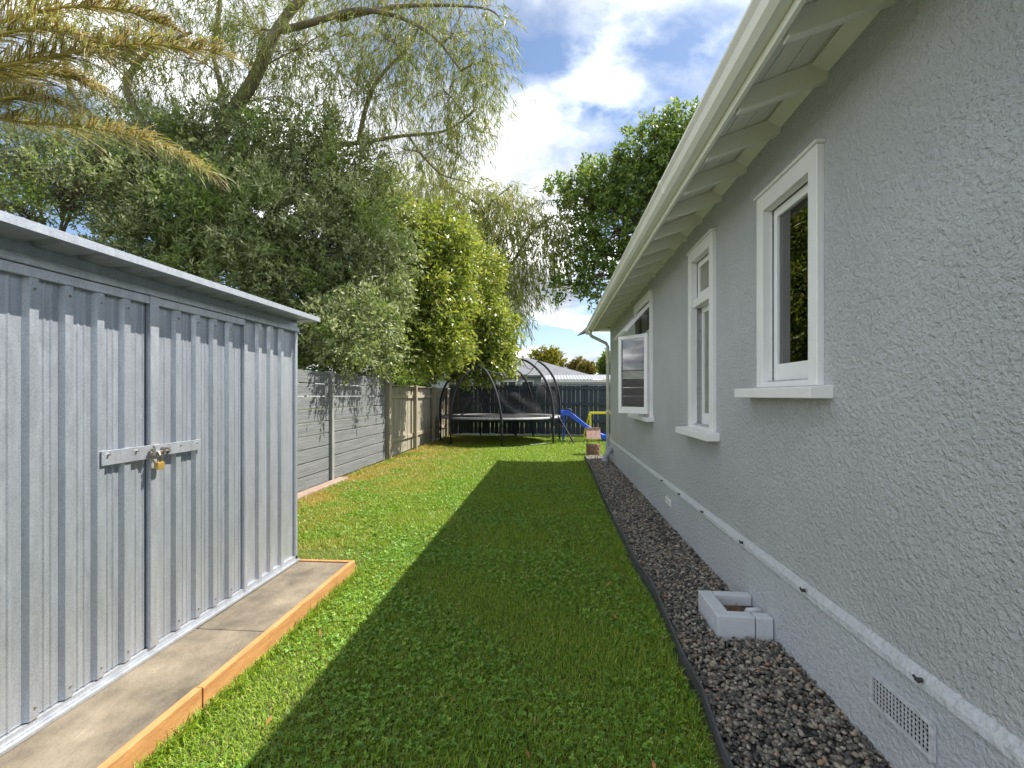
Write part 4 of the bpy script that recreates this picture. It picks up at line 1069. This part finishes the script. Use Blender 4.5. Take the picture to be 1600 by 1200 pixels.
# twiggy dark shrub at the left edge
cl = [C(40, 250, 70, 50, 8), C(110, 290, 70, 45, 8), C(20, 320, 50, 30, 7.5), C(150, 240, 50, 45, 8.4), C(-60, 280, 80, 60, 8)]
b0 = onY(60, 618, 8.2); b0[2] = 0
make_tree('twiggy_tree', 'thin twiggy tree with sparse dark leaves behind the shed roof', b0, [b0 + (0, 0, 1.5), b0 + (.1, 0, 2.8), b0 + (.3, 0, 4)], cl, 1000, 14, (.085, .03), (m_bark_l, ml_olive), twig=.3, tr_r=.1, shell=.1, limb_r=.035, subs=.5)
# glossy bright tree leaning over the fence, and its neighbour behind the back fence
cl = [C(640, 400, 55, 65, 11.6), C(690, 385, 48, 50, 12), C(660, 470, 60, 60, 11.6), C(640, 530, 48, 40, 11.3), C(625, 345, 35, 35, 12), C(690, 530, 40, 40, 11.8), C(600, 440, 40, 50, 11.2), C(700, 450, 35, 45, 12.2)]
b0 = np.array((-4.15, 11.3, 0.0))
make_tree('leaning_tree', 'yellow-green glossy tree leaning over the paling fence onto the lawn side', b0, [b0 + (0, 0, 1.4), b0 + (.35, .1, 2.2), b0 + (.8, .2, 3.2), b0 + (1.0, .3, 4.2)], cl, 3600, 14, (.125, .052), (m_bark, ml_bright), twig=.36, spread=.8, droop=.25, tr_r=.13, shell=.35, subs=.12)
cl = [C(735, 440, 48, 60, 16), C(735, 510, 55, 50, 15.6), C(765, 520, 36, 55, 15.6), C(740, 565, 50, 25, 15.3), C(700, 560, 40, 25, 16), C(780, 560, 22, 25, 15.4), C(700, 480, 45, 60, 16.2), C(690, 400, 45, 50, 16.5)]
b0 = onY(707, 618, 18.0); b0[2] = 0
make_tree('privet_tree', 'yellow-green glossy tree behind the back fence hanging over the trampoline', b0, [b0 + (0, 0, 2), b0 + (-.1, -.4, 3.6), b0 + (-.1, -1, 5.2)], cl, 3000, 14, (.15, .062), (m_bark_l, ml_bright), twig=.4, spread=.8, droop=.25, tr_r=.17, shell=.4, subs=.12)
# hedge bushes over the wooden fence
for (u, v, ru, rv, Y) in ((640, 588, 34, 26, 13.5), (672, 592, 25, 18, 15.2)):
    b0 = onY(u, 618, Y); b0[2] = 0
    if b0[0] > XF - .6: b0[0] = XF - .7
    c = onY(u, v, Y); c[0] = b0[0]
    make_tree('fence_shrub', 'rounded dark green shrub peeping over the ' + ('paling fence midway' if Y < 14 else 'paling fence near the navy fence'), b0, [b0 + (0, 0, .6), b0 + (0, 0, 1.2)], [(c, np.array((.55, .8, .5))), (c + (-.3, .4, -.4), np.array((.5, .7, .6)))], 420, 14, (.09, .045), (m_bark, ml_bright if Y > 14 else ml_dark), tr_r=.06, limb_r=.02)
# weeping tree further back
Yv = 23.0
cl = [C(680, 290, 60, 45, Yv), C(740, 330, 50, 60, Yv), C(700, 350, 60, 60, Yv), C(800, 320, 35, 40, Yv), C(850, 335, 40, 30, Yv), C(830, 390, 40, 45, Yv), C(780, 400, 35, 50, Yv), C(800, 440, 25, 45, Yv), C(870, 350, 25, 30, Yv), C(620, 320, 60, 70, Yv + 1), C(770, 300, 30, 25, Yv), C(795, 470, 14, 40, Yv)]
ex_ = [(px([(735, 460, 0), (775, 430, 0), (800, 415, 0), (830, 360, 0), (870, 335, 0)], Yv), .11, .03), (px([(735, 460, 0), (740, 380, 0), (760, 320, 0), (800, 290, 0)], Yv), .13, .03)]
b0 = onY(720, 618, Yv); b0[2] = 0
make_tree('weeping_tree', 'pale green weeping tree with hanging sprays behind the yellow-green glossy trees', b0, [b0 + (0, 0, 3), b0 + (.3, 0, 6), b0 + (.1, 0, 9)], cl, 1300, 26, (.40, .036), (m_bark, ml_weep), jit=.012, twig=1.3, droop=.8, spread=.4, tr_r=.28, shell=.2, limb_r=.05, subs=.2, extra=ex_)
# broad dark tree behind the house
Yr = 23.0
cl = [C(1020, 235, 50, 40, Yr), C(1065, 215, 45, 40, Yr), C(945, 285, 45, 40, Yr), C(1000, 300, 55, 50, Yr), C(915, 310, 35, 35, Yr), C(960, 360, 55, 45, Yr), C(905, 390, 35, 30, Yr), C(885, 445, 35, 16, Yr), C(935, 430, 35, 22, Yr), C(1060, 300, 60, 60, Yr), C(1120, 240, 60, 60, Yr), C(1120, 340, 70, 70, Yr), C(880, 300, 18, 22, Yr), C(925, 462, 16, 10, Yr), C(985, 410, 40, 30, Yr)]
b0 = onY(1030, 618, Yr); b0[2] = 0
make_tree('broadleaf_tree', 'tall dark green broadleaf tree rising behind the house eave', b0, [b0 + (0, 0, 3), b0 + (-.3, 0, 6), b0 + (-.2, 0, 9)], cl, 2500, 17, (.21, .10), (m_bark, ml_dark), twig=.5, spread=.75, tr_r=.3, shell=.4, limb_r=.09, subs=.3)
# small far trees above the neighbour's roof
for nm, u, v, ru, rv, Y, mm, lab in (('garden_tree', 856, 562, 28, 16, 46, ml_yel, 'yellow-green round tree above the neighbour grey roof'), ('garden_tree', 902, 575, 12, 9, 46, ml_rust, 'small olive-green tree above the garage roof'),
                                     ('garden_tree', 916, 578, 9, 7, 44, ml_rust, 'low brownish bush top beside the olive-green tree above the garage'), ('garden_tree', 950, 570, 16, 16, 46, ml_dark, 'dark green tree beside the house corner beyond the garage')):
    b0 = onY(u, 618, Y); b0[2] = 0
    make_tree(nm, lab, b0, [b0 + (0, 0, 1.2), b0 + (0, 0, 2.4)], [C(u - ru * .35, v + 2, ru * .6, rv * .8, Y), C(u + ru * .3, v, ru * .6, rv * .9, Y), C(u, v - rv * .3, ru * .5, rv * .7, Y), C(u, v + rv * .6, ru * .8, rv * .7, Y)], 320, 16, (.26, .13), (m_bark, mm), twig=.5, tr_r=.12, limb_r=.04)

# ------------------------------------------------------------------ palm
ml_palm = leaf_mat('palm_leaflet', [(0, (0.09, 0.068, 0.04)), (.3, (0.21, 0.165, 0.07)), (.55, (0.33, 0.27, 0.09)), (.8, (0.22, 0.25, 0.06)), (1, (0.44, 0.40, 0.30))], .3, .5, .35)
m_rach = mat('palm_stalk', (0.30, 0.27, 0.06), (0.45, 0.36, 0.10), 10, 0.5)
Yp = 4.6
pc = onY(-150, 130, Yp); pb = np.array((pc[0], pc[1], 0))
palm = thing('palm_tree', 'palm with browning orange and yellow fronds reaching over the shed', 'tree', tuple(pb))
tk = np.linspace(0, 1, 24); MB().tube([(pb[0], pb[1], pc[2] * q) for q in tk], .17 + .015 * np.sin(np.arange(24) * 2.2), 12).build('trunk', m_bark, palm)
def frond(pts, n=70, ll=.36, dens=1.0):
    n = int(n * 2.4); ll *= 1.6
    pts = np.array(pts); tt = np.linspace(0, len(pts) - 1, 40)
    pp = np.stack([np.interp(tt, np.arange(len(pts)), pts[:, k]) for k in range(3)], -1)
    for _ in range(8): pp[1:-1] = (pp[:-2] + 2 * pp[1:-1] + pp[2:]) / 4
    fr = MB().tube(pp, np.linspace(.022, .003, 40), 6).build('frond', m_rach, palm, smooth=True)
    q = rng.uniform(.12, 1, n * 2); i0 = q * 38.99; ii = i0.astype(int); w_ = (i0 - ii)[:, None]
    b = pp[ii] * (1 - w_) + pp[ii + 1] * w_; t = unit(pp[ii + 1] - pp[ii])
    s = unit(np.cross(t, np.array((0, 0, 1.0)))); s[n:] *= -1; up = np.cross(s, t); up *= np.sign(up[:, 2:3] + 1e-6)
    N2 = n * 2
    d = unit(t * rng.uniform(.9, 1.3, (N2, 1)) + s * rng.uniform(.35, .85, (N2, 1)) + up * rng.normal(.22, .25, (N2, 1)))
    l = ll * (1.05 - .55 * q[:, None]) * rng.uniform(.7, 1.2, (N2, 1)); wv = .0105 * rng.uniform(.6, 1.2, (N2, 1))
    sd = unit(np.cross(d, up + rng.normal(0, .4, (N2, 3))))
    g1 = b + d * l * .45; g2 = b + d * l * .8 + np.array((0, 0, -1)) * l * .10; g3 = b + d * l * 1.0 + np.array((0, 0, -1)) * l * rng.uniform(.15, .4, (N2, 1))
    vv = np.stack([b - sd * wv * .4, b + sd * wv * .4, g1 + sd * wv * .5, g2 + sd * wv * .35, g3, g2 - sd * wv * .35, g1 - sd * wv * .5], 1)
    o = (np.arange(N2) * 7)[:, None]
    f_ = np.concatenate([o + np.array([[0, 1, 2]]), o + np.array([[0, 2, 6]]), o + np.array([[6, 2, 3]]), o + np.array([[6, 3, 5]]), o + np.array([[5, 3, 4]])])
    np_mesh('leaflets', vv.reshape(-1, 3), f_, ml_palm, fr, attr=np.repeat(np.clip(rng.random(N2) * .75 + .25 * rng.random(), 0, 1), 7))
P_ = lambda l: [pc] + [onY(u, v, Yp + dy) for (u, v, dy) in l]
frond(P_([(0, 104, 0), (128, 78, -.1), (230, 66, -.2), (345, 82, -.3)]), 120)
frond(P_([(0, 190, 0), (128, 196, -.1), (235, 218, -.2), (325, 268, -.3)]), 120, .34)
frond(P_([(0, 30, .2), (110, 8, .2), (200, 15, .2), (262, 40, .2)]), 100)
frond(P_([(-20, 130, .3), (60, 112, .4), (110, 118, .5), (150, 140, .5)]), 90)
frond(P_([(-40, 165, -.2), (20, 150, -.3), (60, 150, -.4), (100, 165, -.5)]), 80, .3)
frond(P_([(-30, 60, -.2), (60, 40, -.3), (120, 55, -.4), (165, 95, -.4)]), 90)
frond(P_([(-60, 0, 0), (20, -50, 0), (130, -70, 0), (260, -40, 0)]), 80)
for k in range(7):
    a = R(130 + k * 19); el = rng.uniform(.1, .9); Lf = 2.1
    d = np.array((math.cos(a), math.sin(a), 0))
    frond([pc, pc + d * .5 + (0, 0, el * .6), pc + d * 1.1 + (0, 0, el * .8), pc + d * 1.7 + (0, 0, el * .4), pc + d * Lf + (0, 0, el * .4 - .6)], 60)
